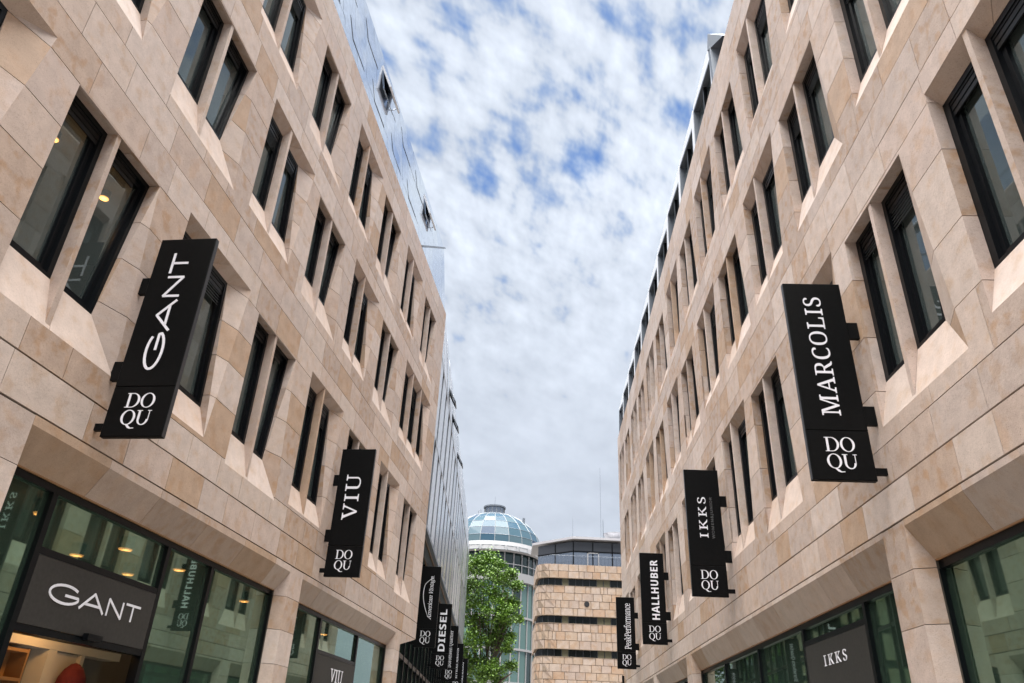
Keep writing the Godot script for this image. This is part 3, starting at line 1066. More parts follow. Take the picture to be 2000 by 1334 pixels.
func left_roof(b: Node3D) -> void:
	var hs := [15.44, 16.03, 17.5, 18.66]
	for j in 3:
		var x := -12.0 - 0.4 * j
		var i := 0
		while x < 25.7:
			var x2 := minf(x + 1.06, 25.75)
			var sl := 0.28
			var p := [roof_point(x + 0.004, hs[j] + 0.004), roof_point(x2 - 0.004, hs[j] + 0.004), roof_point(x2 - 0.004 - sl, hs[j + 1] - 0.004), roof_point(x + 0.004 - sl, hs[j + 1] - 0.004)]
			# beyond the seam the sheet belongs to the next facet
			var keep := true
			var sx: float = 21.2 + (hs[j + 1] - 15.4) * 1.39
			if x > sx or x2 - x < 0.35:
				keep = false
			if keep:
				var tilt := rng.randf_range(-0.006, 0.006)
				p[2].z += tilt
				p[3].z += tilt * 0.5
				p[1].z -= tilt
				var mb := MB.new()
				mb.slab(p, Vector3(0, 0.1, 1), 0.02)
				part(b, "roof_panel", mb, M["roof_metal_%d" % (rng.randi() % 4)])
			x = x2
			i += 1
	var bk := MB.new()
	bk.slab([roof_point(-12, 15.42, -0.04), roof_point(25.6, 15.42, -0.04), roof_point(25.6, 18.62, -0.04), roof_point(-12, 18.62, -0.04)], Vector3(0, 0.1, 1), 0.1)
	part(b, "roof_backing", bk, M.gap_black)
	var rf := MB.new()
	rf.box(Vector3(-12, 18.5 + CH, -8), Vector3(25.6, 18.62 + CH, -0.45))
	rf.box(Vector3(-12, 15.0 + CH, -8.2), Vector3(25.6, 18.6 + CH, -8.0))
	rf.box(Vector3(-12.2, 15.0 + CH, -8.2), Vector3(-12.0, 18.6 + CH, -0.5))
	part(b, "roof_deck", rf, M.grey_metal)
	# the facet past the seam, bent a little towards the lane
	var se := 0.004
	var z := 0.0
	var x := 21.2
	while x < 25.5:
		var a := x
		var c := minf(x + 0.62, 25.75)
		var ha := 15.44 + maxf(0.0, 0.0)
		var p := [roof_point(a + se, 15.44, 0.03), roof_point(c - se, 15.44, 0.03), roof_point(c - se, minf(18.66, 15.44 + (c - 21.2) * 0.71), 0.03), roof_point(a + se, minf(18.66, 15.44 + (a - 21.2) * 0.71 + 0.01), 0.03)]
		var mb := MB.new()
		mb.slab(p, Vector3(0, 0.1, 1), 0.02)
		part(b, "roof_panel", mb, M["roof_metal_%d" % (rng.randi() % 4)])
		x = c
	var sm := MB.new()
	sm.slab([roof_point(21.05, 15.44, 0.05), roof_point(21.17, 15.44, 0.05), roof_point(25.80, 18.68, 0.05), roof_point(25.68, 18.68, 0.05)], Vector3(0, 0.1, 1), 0.03)
	part(b, "seam_strip", sm, M.grey_metal)
	# flush roof windows: pane with an open joint on the near side and below
	for q in [[0, 16.03, 4.25], [1, 17.5, 3.3]]:
		for i in range(-2, 9):
			var u0: float = q[2] + 2.13 * i + (0.0 if q[0] == 0 else 0.05)
			var y: float = q[1]
			if u0 > 20.4 or u0 < -11.0:
				continue
			var w := holder(b, "roof_window")
			var g := MB.new()
			g.slab([roof_point(u0 + 0.05, y + 0.05, 0.004), roof_point(u0 + 1.08, y + 0.05, 0.004), roof_point(u0 + 0.80, y + 0.56, 0.004), roof_point(u0 - 0.23, y + 0.56, 0.004)], Vector3(0, 0.1, 1), 0.003)
			part(w, "cover", g, M["roof_metal_%d" % (rng.randi() % 4)])
			var gp := MB.new()
			gp.slab([roof_point(u0, y, 0.006), roof_point(u0 + 0.012, y + 0.02, 0.006), roof_point(u0 - 0.278, y + 0.57, 0.006), roof_point(u0 - 0.29, y + 0.57, 0.006)], Vector3(0, 0.1, 1), 0.004)
			gp.slab([roof_point(u0, y - 0.01, 0.006), roof_point(u0 + 1.08, y - 0.01, 0.006), roof_point(u0 + 1.07, y + 0.008, 0.006), roof_point(u0 + 0.01, y + 0.008, 0.006)], Vector3(0, 0.1, 1), 0.004)
			part(w, "open_joint", gp, M.gap_black)
	# two vents stand open
	for q in [[15.75, 17.45, 0.20, 1.1, 0.75], [21.85, 17.45, 0.16, 1.1, 0.75]]:
		open_vent(b, q[0], q[1], q[3], q[4], q[2])

func open_vent(b: Node3D, s: float, h: float, wide: float, tall: float, out: float) -> void:
	var w := holder(b, "open_vent")
	var top0 := roof_point(s - 0.22, h + tall, 0.03)
	var top1 := roof_point(s + wide - 0.22, h + tall, 0.03)
	var lo0 := roof_point(s, h, 0.03) + Vector3(0, out * 0.35, out)
	var lo1 := roof_point(s + wide, h, 0.03) + Vector3(0, out * 0.35, out)
	var q := [lo0, lo1, top1, top0]
	var nn := (lo1 - lo0).cross(top0 - lo0).normalized()
	var fr := MB.new()
	var c: Vector3 = (lo0 + lo1 + top0 + top1) / 4.0
	for i in 4:
		var j := (i + 1) % 4
		var a: Vector3 = q[i]
		var d: Vector3 = q[j]
		var a2 := a + (c - a).normalized() * 0.09
		var d2 := d + (c - d).normalized() * 0.09
		fr.hexa([a, d, d2, a2], [a - nn * 0.06, d - nn * 0.06, d2 - nn * 0.06, a2 - nn * 0.06])
	part(w, "sash", fr, M.white_metal)
	var pn := MB.new()
	pn.slab([q[0].lerp(c, 0.1), q[1].lerp(c, 0.1), q[2].lerp(c, 0.1), q[3].lerp(c, 0.1)], nn, 0.02)
	part(w, "pane", pn, M.roof_metal_1)
	var hole := MB.new()
	hole.slab([roof_point(s, h, 0.018), roof_point(s + wide, h, 0.018), roof_point(s + wide - 0.22, h + tall, 0.018), roof_point(s - 0.22, h + tall, 0.018)], Vector3(0, 0.1, 1), 0.012)
	part(w, "opening", hole, M.roof_metal_3)
	var st := MB.new()
	st.tube(roof_point(s + wide * 0.9, h + 0.1, 0.03), lo1.lerp(top1, 0.25), 0.015, 0.015, 6)
	part(w, "stay", st, M.steel)

func right_attic(b: Node3D) -> void:
	var us := [14.45, 17.1, 19.62, 22.2, 24.75, 27.4, 30.02, 32.68, 35.36, 38.02, 40.5]
	var base := 15.86 + CH
	for i in us.size() - 1:
		var un: float = us[i]
		var uf: float = us[i + 1]
		var w := holder(b, "attic_window")
		var nb := Vector3(-(un + 0.30), base, -0.08)
		var fb := Vector3(-(uf - 0.02), base, -0.08)
		var ft := Vector3(-(uf - 0.02), 17.50 + CH, -0.12)
		var nt := Vector3(-(un + 0.30), 17.16 + CH, -0.12)
		var q := [fb, nb, nt, ft]
		var fr := MB.new()
		var q2 := [fb + Vector3(0.07, 0.07, 0), nb + Vector3(-0.07, 0.07, 0), nt + Vector3(-0.07, -0.08, 0), ft + Vector3(0.07, -0.08, 0)]
		var q3 := [q2[0] - Vector3(0, 0, 0.16), q2[1] - Vector3(0, 0, 0.16), q2[2] - Vector3(0, 0, 0.16), q2[3] - Vector3(0, 0, 0.16)]
		for pr in [[q, q2], [q2, q3]]:
			for j in 4:
				var j2 := (j + 1) % 4
				fr.quad(pr[0][j], pr[0][j2], pr[1][j2], pr[1][j], Vector3(0, 0, 1))
		part(w, "frame", fr, M.grey_metal)
		var mu := MB.new()
		var mb0: Vector3 = q2[0].lerp(q2[1], 0.5) - Vector3(0, 0, 0.05)
		var mt0: Vector3 = q2[3].lerp(q2[2], 0.5) - Vector3(0, 0, 0.05)
		mu.hexa([mb0 + Vector3(-0.04, 0, 0), mb0 + Vector3(0.04, 0, 0), mt0 + Vector3(0.04, 0, 0), mt0 + Vector3(-0.04, 0, 0)], [mb0 + Vector3(-0.04, 0, -0.1), mb0 + Vector3(0.04, 0, -0.1), mt0 + Vector3(0.04, 0, -0.1), mt0 + Vector3(-0.04, 0, -0.1)])
		part(w, "post", mu, M.frame_dark)
		var pn := MB.new()
		pn.quad(q3[0], q3[1], q3[2], q3[3], Vector3(0, 0, 1))
		part(w, "pane", pn, M.window_glass)
		# white sheet between the bays and over the window
		var sh := MB.new()
		var pb := Vector3(-un - 0.03, base, -0.07)
		var pt := Vector3(-un - 0.03, 17.58 + CH, -0.11)
		sh.hexa([nb, pb, pt, Vector3(nt.x, 17.60 + CH, nt.z)], [nb - Vector3(0, 0, 0.1), pb - Vector3(0, 0, 0.1), pt - Vector3(0, 0, 0.1), Vector3(nt.x, 17.60 + CH, nt.z - 0.1)])
		sh.hexa([ft, nt, Vector3(nt.x, 17.60 + CH, nt.z), Vector3(ft.x, 17.66 + CH, ft.z)], [ft - Vector3(0, 0, 0.1), nt - Vector3(0, 0, 0.1), Vector3(nt.x, 17.60 + CH, nt.z - 0.1), Vector3(ft.x, 17.66 + CH, ft.z - 0.1)])
		part(w, "cladding", sh, M.white_metal)
	var rf := MB.new()
	rf.box(Vector3(-40.55, 17.50 + CH, -8), Vector3(-14.45, 17.58 + CH, -0.25))
	rf.box(Vector3(-40.55, 15.8 + CH, -8.2), Vector3(-14.45, 17.5 + CH, -3.0))
	part(b, "attic_roof", rf, M.grey_metal)
	var dk := MB.new()
	dk.box(Vector3(-40.55, 15.82 + CH, -8.2), Vector3(11.0, 15.86 + CH, -0.42))
	part(b, "terrace_deck", dk, M.grey_metal)
	# end of the attic: folded hood beside the terrace
	var hd := MB.new()
	hd.hexa([Vector3(-14.55, 17.2 + CH, -0.02), Vector3(-13.9, 17.05 + CH, -0.3), Vector3(-14.45, 17.78 + CH, -0.06)], [Vector3(-14.55, 17.2 + CH, -1.6), Vector3(-13.9, 17.05 + CH, -1.6), Vector3(-14.45, 17.78 + CH, -1.6)])
	hd.box(Vector3(-14.6, 15.86 + CH, -1.6), Vector3(-14.42, 17.25 + CH, -0.06))
	hd.box(Vector3(-14.42, 15.86 + CH, -1.7), Vector3(-13.2, 17.1 + CH, -0.55))
	part(b, "end_hood", hd, M.grey_metal)
	# glass balustrade of the near terrace
	var x := -14.3
	while x < 10.0:
		var g := MB.new()
		g.box(Vector3(x + 0.02, 15.88 + CH, -0.34), Vector3(x + 1.38, 16.95 + CH, -0.32))
		part(b, "balustrade_pane", g, M.rail_glass)
		x += 1.4

# ---------------------------------------------------------------- metal wing beyond the left building
func wing() -> void:
	var X := -2.9
	var b := thing("metal_building", "silver building with tall vertical metal fins beyond the left limestone building", "building", Transform3D(Basis(Vector3(0, 0, -1), Vector3.UP, Vector3(1, 0, 0)), Vector3(X, 0, -26.6)))
	# local: x runs away from the eye, y up, z towards the lane
	var L := 39.5
	var lv := [7.2, 10.7, 14.2, 17.9]
	var r := RandomNumberGenerator.new()
	r.seed = 12
	for j in 3:
		var x := -0.4 + 0.9 * (j % 2)
		while x < L:
			var wd := r.randf_range(1.15, 1.5)
			var gp := r.randf_range(0.7, 1.0)
			var h0: float = lv[j] + CH
			var h1: float = lv[j + 1] + CH
			var b0 := -0.02 if j < 2 else 0.0
			var bk := 0.0 if j < 2 else -0.35
			var sl := 0.35
			var f := [Vector3(x, h0, 0.0), Vector3(x + wd, h0, 0.015), Vector3(x + wd + sl, h1, 0.015 + bk), Vector3(x + sl, h1, bk)]
			var k := []
			var k2 := []
			for p in f:
				k.append(p - Vector3(0, 0, 0.012))
				k2.append(p - Vector3(0, 0, 0.13))
			var mb := MB.new()
			mb.hexa(f, k)
			var fp := part(b, "fin_panel", mb, M["fin_metal_%d" % (r.randi() % 3)])
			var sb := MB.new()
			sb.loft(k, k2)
			part(fp, "fin_side", sb, M.grey_metal)  # sides darker than the fins: shade of the recesses put into the colour
			x += wd + gp
	var bg := MB.new()
	bg.hexa([Vector3(-0.5, 7.2 + CH, -0.12), Vector3(L + 0.4, 7.2 + CH, -0.12), Vector3(L + 0.4, 14.2 + CH, -0.10), Vector3(-0.5, 14.2 + CH, -0.10)], [Vector3(-0.5, 7.2 + CH, -6), Vector3(L + 0.4, 7.2 + CH, -6), Vector3(L + 0.4, 14.2 + CH, -6), Vector3(-0.5, 14.2 + CH, -6)])
	bg.hexa([Vector3(-0.5, 14.2 + CH, -0.12), Vector3(L + 0.6, 14.2 + CH, -0.12), Vector3(L + 0.6, 17.85 + CH, -0.42), Vector3(-0.5, 17.85 + CH, -0.42)], [Vector3(-0.5, 14.2 + CH, -6), Vector3(L + 0.6, 14.2 + CH, -6), Vector3(L + 0.6, 17.85 + CH, -6), Vector3(-0.5, 17.85 + CH, -6)])
	part(b, "window_band", bg, M.strip_glass)
	for j in [1, 2]:
		var ed := MB.new()
		ed.box(Vector3(-0.5, lv[j] + CH - 0.05, -0.05), Vector3(L + 0.4, lv[j] + CH + 0.05, 0.03))
		part(b, "floor_edge", ed, M.fin_metal_1)
	# glazed storeys below, with bronze soffit rails
	var so := MB.new()
	so.box(Vector3(-0.5, 7.05 + CH, -0.9), Vector3(L + 0.4, 7.2 + CH, 0.02))
	part(b, "soffit", so, M.grey_metal)
	for q in [-0.12, -0.45]:
		var rl := MB.new()
		rl.box(Vector3(-0.5, 6.95 + CH, q - 0.05), Vector3(L, 7.04 + CH, q))
		part(b, "soffit_rail", rl, M.bronze)
	var gl := MB.new()
	gl.quad(Vector3(-0.5, 0, -0.6), Vector3(L, 0, -0.6), Vector3(L, 7.05 + CH, -0.6), Vector3(-0.5, 7.05 + CH, -0.6), Vector3(0, 0, 1))
	part(b, "shop_glazing", gl, M.shop_glass)
	var x := -0.4
	while x < L:
		var m := MB.new()
		m.box(Vector3(x - 0.04, 0, -0.68), Vector3(x + 0.04, 7.05 + CH, -0.5))
		part(b, "glazing_post", m, M.frame_dark)
		x += 1.65
	for y in [2.6, 4.9]:
		var m := MB.new()
		m.box(Vector3(-0.5, y + CH, -0.66), Vector3(L, y + CH + 0.16, -0.53))
		part(b, "glazing_rail", m, M.frame_dark)
	var bk := MB.new()
	bk.box(Vector3(-0.5, 0, -6.2), Vector3(L, 7.2 + CH, -6.0))
	bk.box(Vector3(-0.5, 2.7 + CH, -6.0), Vector3(L, 2.85 + CH, -0.75))
	bk.box(Vector3(L - 0.1, 0, -6.0), Vector3(L + 0.3, 7.2 + CH, -0.3))
	part(b, "inner_walls", bk, M.room)
	# sashes standing open against the sky
	for q in [[7.5, 14.6], [10.4, 14.4], [16.5, 14.5]]:
		var w := holder(b, "open_sash")
		var z0: float = -0.04 - 0.1 * (q[1] - 14.2)
		var a := Vector3(q[0], q[1] + 1.2 + CH, z0 - 0.1)
		var a2 := a + Vector3(0.9, 0, 0)
		var lo := Vector3(q[0], q[1] + 0.35 + CH, z0 + 0.33)
		var lo2 := lo + Vector3(0.9, 0, 0)
		var fm := MB.new()
		fm.slab([a, a2, a2.lerp(lo2, 0.08), a.lerp(lo, 0.08)], Vector3(0, 1, 1), 0.05)
		fm.slab([lo, lo2, lo2.lerp(a2, 0.08), lo.lerp(a, 0.08)], Vector3(0, 1, 1), 0.05)
		fm.slab([a, a + Vector3(0.08, 0, 0), lo + Vector3(0.08, 0, 0), lo], Vector3(0, 1, 1), 0.05)
		fm.slab([a2, a2 - Vector3(0.08, 0, 0), lo2 - Vector3(0.08, 0, 0), lo2], Vector3(0, 1, 1), 0.05)
		part(w, "frame", fm, M.grey_metal)
		var pn := MB.new()
		pn.slab([a.lerp(lo, 0.05), a2.lerp(lo2, 0.05), lo2.lerp(a2, 0.05), lo.lerp(a, 0.05)], Vector3(0, 1, 1), 0.02)
		part(w, "pane", pn, M.roof_glass)

# ---------------------------------------------------------------- sandstone house at the end of the lane
func sandstone_house() -> void:
	var b := thing("sandstone_building", "orange sandstone block building with strip windows and a glazed top floor", "building", Transform3D(Basis.IDENTITY, Vector3(0, 0, -80)))
	var R := 1.5
	var cx := 5.2
	# path along the face: t from 0 (far right) leftwards, then round the corner
	var straight := 20.0 - cx
	var arc := R * PI * 0.5
	var spot := func(t: float, out: float) -> Vector3:
		if t <= straight:
			return Vector3(20.0 - t, 0, out)
		if t <= straight + arc:
			var an := (t - straight) / R
			return Vector3(cx - sin(an) * (R + out), 0, -R + cos(an) * (R + out))
		return Vector3(cx - R - out, 0, -R - (t - straight - arc))
	var total := straight + arc + 6.0
	var r := RandomNumberGenerator.new()
	r.seed = 44
	var bands := [[17.09, 15.66, 2], [14.92, 11.95, 4], [11.24, 8.78, 3], [8.10, 4.6, 5]]
	var rest := MB.new()
	for bd in bands:
		var n: int = bd[2]
		for i in n:
			var y1: float = lerpf(bd[0], bd[1], float(i) / n) + CH
			var y0: float = lerpf(bd[0], bd[1], float(i + 1) / n) + CH
			var t := r.randf_range(-0.6, 0.0)
			while t < total:
				var t2 := t + (r.randf_range(0.75, 1.25) if r.randf() < 0.8 else r.randf_range(0.35, 0.55))
				var a := maxf(t, 0.0) + 0.03
				var c := minf(t2, total) - 0.03
				if c - a > 0.1:
					var out := r.randf_range(0.0, 0.03)
					var f := []
					var k := []
					var mid := (a + c) * 0.5
					for q in [[a, y0], [mid, y0], [c, y0], [c, y1], [mid, y1], [a, y1]]:
						var yy: float = q[1] + (0.022 if q[1] == y0 else -0.022)
						f.append(spot.call(q[0], out) + Vector3(0, yy, 0))
						k.append(spot.call(q[0], -0.1) + Vector3(0, yy, 0))
					if t2 > 6.0 and t < straight + arc:
						var mb := MB.new()
						mb.hexa(f, k)
						part(b, "block", mb, M["sandstone_%d" % (r.randi() % 7)])
					else:
						rest.hexa(f, k)
				t = t2
	var ro := part(b, "hidden_blocks", rest, M.sandstone_2)
	ro.set_meta("kind", "stuff")
	var core := MB.new()
	var steps := 14
	for bd in [[17.05, 15.68], [14.90, 11.97], [11.22, 8.8], [8.08, -1.6]]:
		for i in steps:
			var ta := (straight + arc) * 0.0 + (straight if i > 0 else 0.0) + (arc * (i - 1) / (steps - 2) if i > 0 and i < steps - 1 else (arc if i == steps - 1 else 0.0))
			var tb := straight + (arc * i / (steps - 2) if i < steps - 1 else arc + 6.0)
			var pa: Vector3 = spot.call(ta, -0.05)
			var pb: Vector3 = spot.call(tb, -0.05)
			core.quad(pa + Vector3(0, bd[0] + CH, 0), pb + Vector3(0, bd[0] + CH, 0), pb + Vector3(0, bd[1] + CH, 0), pa + Vector3(0, bd[1] + CH, 0), Vector3(-0.4, 0, 1))
	part(b, "wall_core", core, M.sand_mortar)
	# strip windows, sills and the olive panels between them
	for st in [[15.66, 14.92], [11.95, 11.24], [8.78, 8.10]]:
		var t := 0.0
		var i := 0
		while t < straight + arc + 3.0:
			var t2 := t + 0.72
			var pn := MB.new()
			var pa: Vector3 = spot.call(t + 0.03, -0.28)
			var pb: Vector3 = spot.call(t2 - 0.03, -0.28)
			pn.quad(pa + Vector3(0, st[1] + CH, 0), pb + Vector3(0, st[1] + CH, 0), pb + Vector3(0, st[0] + CH, 0), pa + Vector3(0, st[0] + CH, 0), Vector3(-0.4, 0, 1))
			var olive := i in [12, 13, 18]
			if t2 > 6.0:
				part(b, "olive_panel" if olive else "strip_pane", pn, M.olive_panel if olive else M.strip_glass)
				var po := MB.new()
				po.tube(spot.call(t2, -0.25) + Vector3(0, st[1] + CH, 0), spot.call(t2, -0.25) + Vector3(0, st[0] + CH, 0), 0.035, 0.035, 4)
				part(b, "strip_post", po, M.penthouse_grey)
			t = t2
			i += 1
		var lg := MB.new()
		for y in [st[0] + 0.0, st[1] - 0.06]:
			var tt := 0.0
			while tt < straight + arc + 3.0:
				var t2 := tt + (2.0 if tt + 2.0 < straight else 0.3)
				var f := []
				for q in [[tt, 0.035], [t2, 0.035], [t2, -0.3], [tt, -0.3]]:
					f.append(spot.call(q[0], q[1]))
				var hi := []
				var lo := []
				for p in f:
					hi.append(p + Vector3(0, y + 0.05 + CH, 0))
					lo.append(p + Vector3(0, y + CH, 0))
				lg.hexa(hi, lo)
				tt = t2
		part(b, "ledge", lg, M.sand_mortar)
	# round vent
	var ho := MB.new()
	ho.tube(Vector3(8.86, 13.16 + CH, 0.02), Vector3(8.86, 13.16 + CH, 0.06), 0.27, 0.27, 20)
	part(b, "round_vent", ho, M.gap_black)
	# glazed top floor
	var P := [Vector3(3.9, 0, -3.6), Vector3(7.53, 0, -0.6), Vector3(20, 0, -0.6)]
	var top := holder(b, "glazed_floor")
	for i in 2:
		var n := 2 if i == 0 else 6
		for j in n:
			var a: Vector3 = P[i].lerp(P[i + 1], float(j) / n)
			var c: Vector3 = P[i].lerp(P[i + 1], float(j + 1) / n)
			var d := (c - a).normalized() * 0.04
			var lo := MB.new()
			lo.quad(a + d + Vector3(0, 17.05 + CH, 0), c - d + Vector3(0, 17.05 + CH, 0), c - d + Vector3(0, 18.52 + CH, 0), a + d + Vector3(0, 18.52 + CH, 0), Vector3(0, 0, 1))
			part(top, "pane", lo, M.penthouse_glass)
			var hi := MB.new()
			hi.quad(a + d + Vector3(0, 18.66 + CH, 0), c - d + Vector3(0, 18.66 + CH, 0), c - d + Vector3(0, 19.62 + CH, 0), a + d + Vector3(0, 19.62 + CH, 0), Vector3(0, 0, 1))
			part(top, "upper_panel", hi, M.penthouse_grey)
			var po := MB.new()
			po.box(c + Vector3(-0.06, 17.05 + CH, -0.1), c + Vector3(0.06, 19.62 + CH, 0.06))
			part(top, "post", po, M.frame_dark)
			var tr := MB.new()
			tr.hexa([a + Vector3(0, 18.52 + CH, 0.06), c + Vector3(0, 18.52 + CH, 0.06), c + Vector3(0, 18.66 + CH, 0.06), a + Vector3(0, 18.66 + CH, 0.06)], [a + Vector3(0, 18.52 + CH, -0.1), c + Vector3(0, 18.52 + CH, -0.1), c + Vector3(0, 18.66 + CH, -0.1), a + Vector3(0, 18.66 + CH, -0.1)])
			part(top, "transom", tr, M.frame_dark)
	var door := MB.new()
	for q in [[9.0, 9.12], [10.15, 10.27]]:
		door.box(Vector3(q[0], 17.05 + CH, -0.55), Vector3(q[1], 18.5 + CH, -0.5))
	door.box(Vector3(9.0, 18.42 + CH, -0.55), Vector3(10.27, 18.5 + CH, -0.5))
	part(top, "door_frame", door, M.drum_white)
	# roof slab with overhang
	var ro2 := [Vector3(3.3, 0, -3.9), Vector3(7.45, 0, -0.05), Vector3(20.5, 0, -0.05), Vector3(20.5, 0, -9), Vector3(3.3, 0, -9)]
	var up := []
	var dn := []
	for p in ro2:
		up.append(p + Vector3(0, 20.05 + CH, 0))
		dn.append(p + Vector3(0, 19.80 + CH, 0))
	var rs := MB.new()
	rs.hexa(up, dn)
	part(b, "roof_slab", rs, M.roof_edge)
	var ra := MB.new()
	var rail := [Vector3(3.85, 0, -1.6), Vector3(5.2, 0, -0.12), Vector3(20, 0, -0.12)]
	for i in 2:
		var n := 5 if i == 0 else 36
		ra.tube(rail[i] + Vector3(0, 18.02 + CH, 0), rail[i + 1] + Vector3(0, 18.02 + CH, 0), 0.016, 0.016, 5)
		for j in n:
			var p: Vector3 = rail[i].lerp(rail[i + 1], float(j) / n)
			ra.tube(p + Vector3(0, 17.1 + CH, 0), p + Vector3(0, 18.02 + CH, 0), 0.012, 0.012, 4)
	part(b, "railing", ra, M.grey_metal)
	var bodyb := MB.new()
	bodyb.box(Vector3(4.0, 0, -9), Vector3(20, 17.04 + CH, -1.7))
	bodyb.box(Vector3(5.0, 17.0 + CH, -9), Vector3(20, 19.8 + CH, -3.9))
	part(b, "inner_body", bodyb, M.room_wall)
	# aerials and the roof fan
	for q in [[7.6, 22.6, 0.02], [10.7, 28.5, 0.022], [10.95, 22.5, 0.05]]:
		var an := MB.new()
		an.tube(Vector3(q[0], 20.05 + CH, -2), Vector3(q[0], q[1] + CH, -2), q[2], q[2] * 0.6, 5)
		part(b, "aerial", an, M.grey_metal)
	var fan := MB.new()
	fan.lathe([[0.8, 20.05 + CH], [0.75, 20.5 + CH], [1.15, 20.95 + CH], [1.2, 21.05 + CH], [0.9, 21.15 + CH], [0.05, 21.2 + CH]], Vector3(12.2, 0, -2.5), 24)
	part(b, "roof_fan", fan, M.steel)
	var pa2 := MB.new()
	pa2.box(Vector3(11.0, 20.05 + CH, -2.2), Vector3(13.4, 20.2 + CH, -1.4))
	part(b, "roof_curb", pa2, M.roof_edge)

# ---------------------------------------------------------------- glass dome house
func dome_house() -> void:
	var C := Vector3(-1.42, 0, -107.5)
	var b := thing("domed_building", "round white building with a blue glass dome and lantern on top", "building", Transform3D(Basis.IDENTITY, C))
	var prof := [[6.95, 24.1], [6.82, 25.1], [6.40, 26.2], [5.62, 27.25], [4.72, 28.05], [3.62, 28.72], [2.4, 29.2], [1.5, 29.42]]
	var seg := 22
	var r := RandomNumberGenerator.new()
	r.seed = 5
	for i in prof.size() - 1:
		for j in seg:
			var p := []
			for q in [[i, j], [i, j + 1], [i + 1, j + 1], [i + 1, j]]:
				var an: float = TAU * (q[1] + 0.35) / seg
				p.append(Vector3(cos(an) * prof[q[0]][0], prof[q[0]][1] + CH, sin(an) * prof[q[0]][0]))
			var c: Vector3 = (p[0] + p[1] + p[2] + p[3]) / 4.0
			var o := c - Vector3(0, 24 + CH, 0)
			var q := []
			for v in p:
				q.append(v.lerp(c, 0.02) + o.normalized() * r.randf_range(-0.008, 0.008))
			var mb := MB.new()
			mb.fan(q, o)
			part(b, "dome_pane", mb, M["dome_glass_%d" % [0, 0, 1, 1, 2, 3, 0, 1][r.randi() % 8]])
	var ribs := MB.new()
	for j in seg:
		var an: float = TAU * (j + 0.35) / seg
		for i in prof.size() - 1:
			ribs.tube(Vector3(cos(an) * prof[i][0], prof[i][1] + CH, sin(an) * prof[i][0]), Vector3(cos(an) * prof[i + 1][0], prof[i + 1][1] + CH, sin(an) * prof[i + 1][0]), 0.05, 0.05, 4)
	part(b, "dome_ribs", ribs, M.dome_rib)
	var rings := MB.new()
	for i in prof.size():
		for j in seg:
			var a0: float = TAU * (j + 0.35) / seg
			var a1: float = TAU * (j + 1.35) / seg
			rings.tube(Vector3(cos(a0) * prof[i][0], prof[i][1] + CH, sin(a0) * prof[i][0]), Vector3(cos(a1) * prof[i][0], prof[i][1] + CH, sin(a1) * prof[i][0]), 0.03, 0.03, 4)
	part(b, "dome_rings", rings, M.grey_metal)
	# lantern
	var la := holder(b, "lantern")
	var lp := MB.new()
	lp.lathe([[1.42, 29.35 + CH], [1.42, 30.45 + CH]], Vector3.ZERO, 14)
	part(la, "pane_ring", lp, M.penthouse_glass)
	var lr := MB.new()
	lr.lathe([[1.3, 30.42 + CH], [1.62, 30.42 + CH], [1.62, 30.62 + CH], [0.02, 30.68 + CH]], Vector3.ZERO, 28)
	lr.lathe([[1.3, 29.30 + CH], [1.68, 29.32 + CH], [1.68, 29.42 + CH], [1.3, 29.46 + CH]], Vector3.ZERO, 28)
	part(la, "rim", lr, M.grey_metal)
	var lpst := MB.new()
	for j in 14:
		var an := TAU * j / 14.0
		lpst.tube(Vector3(cos(an) * 1.45, 29.35 + CH, sin(an) * 1.45), Vector3(cos(an) * 1.45, 30.45 + CH, sin(an) * 1.45), 0.04, 0.04, 4)
	part(la, "posts", lpst, M.dome_rib)
	var ld := MB.new()
	ld.tube(Vector3(-1.95, 29.0 + CH, 0.6), Vector3(-1.95, 30.0 + CH, 0.6), 0.03, 0.03, 5)
	ld.tube(Vector3(-2.3, 28.9 + CH, 0.6), Vector3(-2.3, 29.9 + CH, 0.6), 0.03, 0.03, 5)
	ld.tube(Vector3(-2.3, 29.9 + CH, 0.6), Vector3(-1.95, 30.0 + CH, 0.6), 0.03, 0.03, 5)
	ld.tube(Vector3(0, 30.6 + CH, 0), Vector3(0, 32.2 + CH, 0), 0.03, 0.015, 5)
	part(la, "ladder_and_aerial", ld, M.grey_metal)
	var un := MB.new()
	un.box(Vector3(4.05, 27.7 + CH, 2.0), Vector3(4.4, 28.6 + CH, 2.4))
	part(b, "service_unit", un, M.grey_metal)
	# white eaves band with hatch frames, then the glazed ring and the drum
	var bd := MB.new()
	bd.lathe([[6.9, 22.80 + CH], [7.3, 22.95 + CH], [7.2, 23.6 + CH], [7.0, 24.15 + CH]], Vector3.ZERO, 44)
	part(b, "eaves_band", bd, M.drum_white)
	for j in 6:
		var an := 0.95 + 0.24 * j
		var h := MB.new()
		var o := Vector3(cos(an), 0, sin(an))
		var s := Vector3(-sin(an), 0, cos(an))
		for e in [[-0.75, 0.75, 22.98, 23.06], [-0.75, 0.75, 23.55, 23.63], [-0.75, -0.67, 22.98, 23.63], [0.67, 0.75, 22.98, 23.63]]:
			var k := []
			var f := []
			for q in [[e[0], e[2]], [e[1], e[2]], [e[1], e[3]], [e[0], e[3]]]:
				var rad: float = 7.36 - (q[1] - 22.95) * 0.23
				f.append(o * rad + s * q[0] + Vector3(0, q[1] + CH, 0))
				k.append(o * (rad - 0.12) + s * q[0] + Vector3(0, q[1] + CH, 0))
			h.hexa(f, k)
		part(b, "hatch_frame", h, M.dome_rib)
	var rg := MB.new()
	rg.lathe([[6.3, 20.4 + CH], [6.3, 22.85 + CH]], Vector3.ZERO, 40)
	part(b, "upper_glazing", rg, M.drum_glass_dark)
	var sl := MB.new()
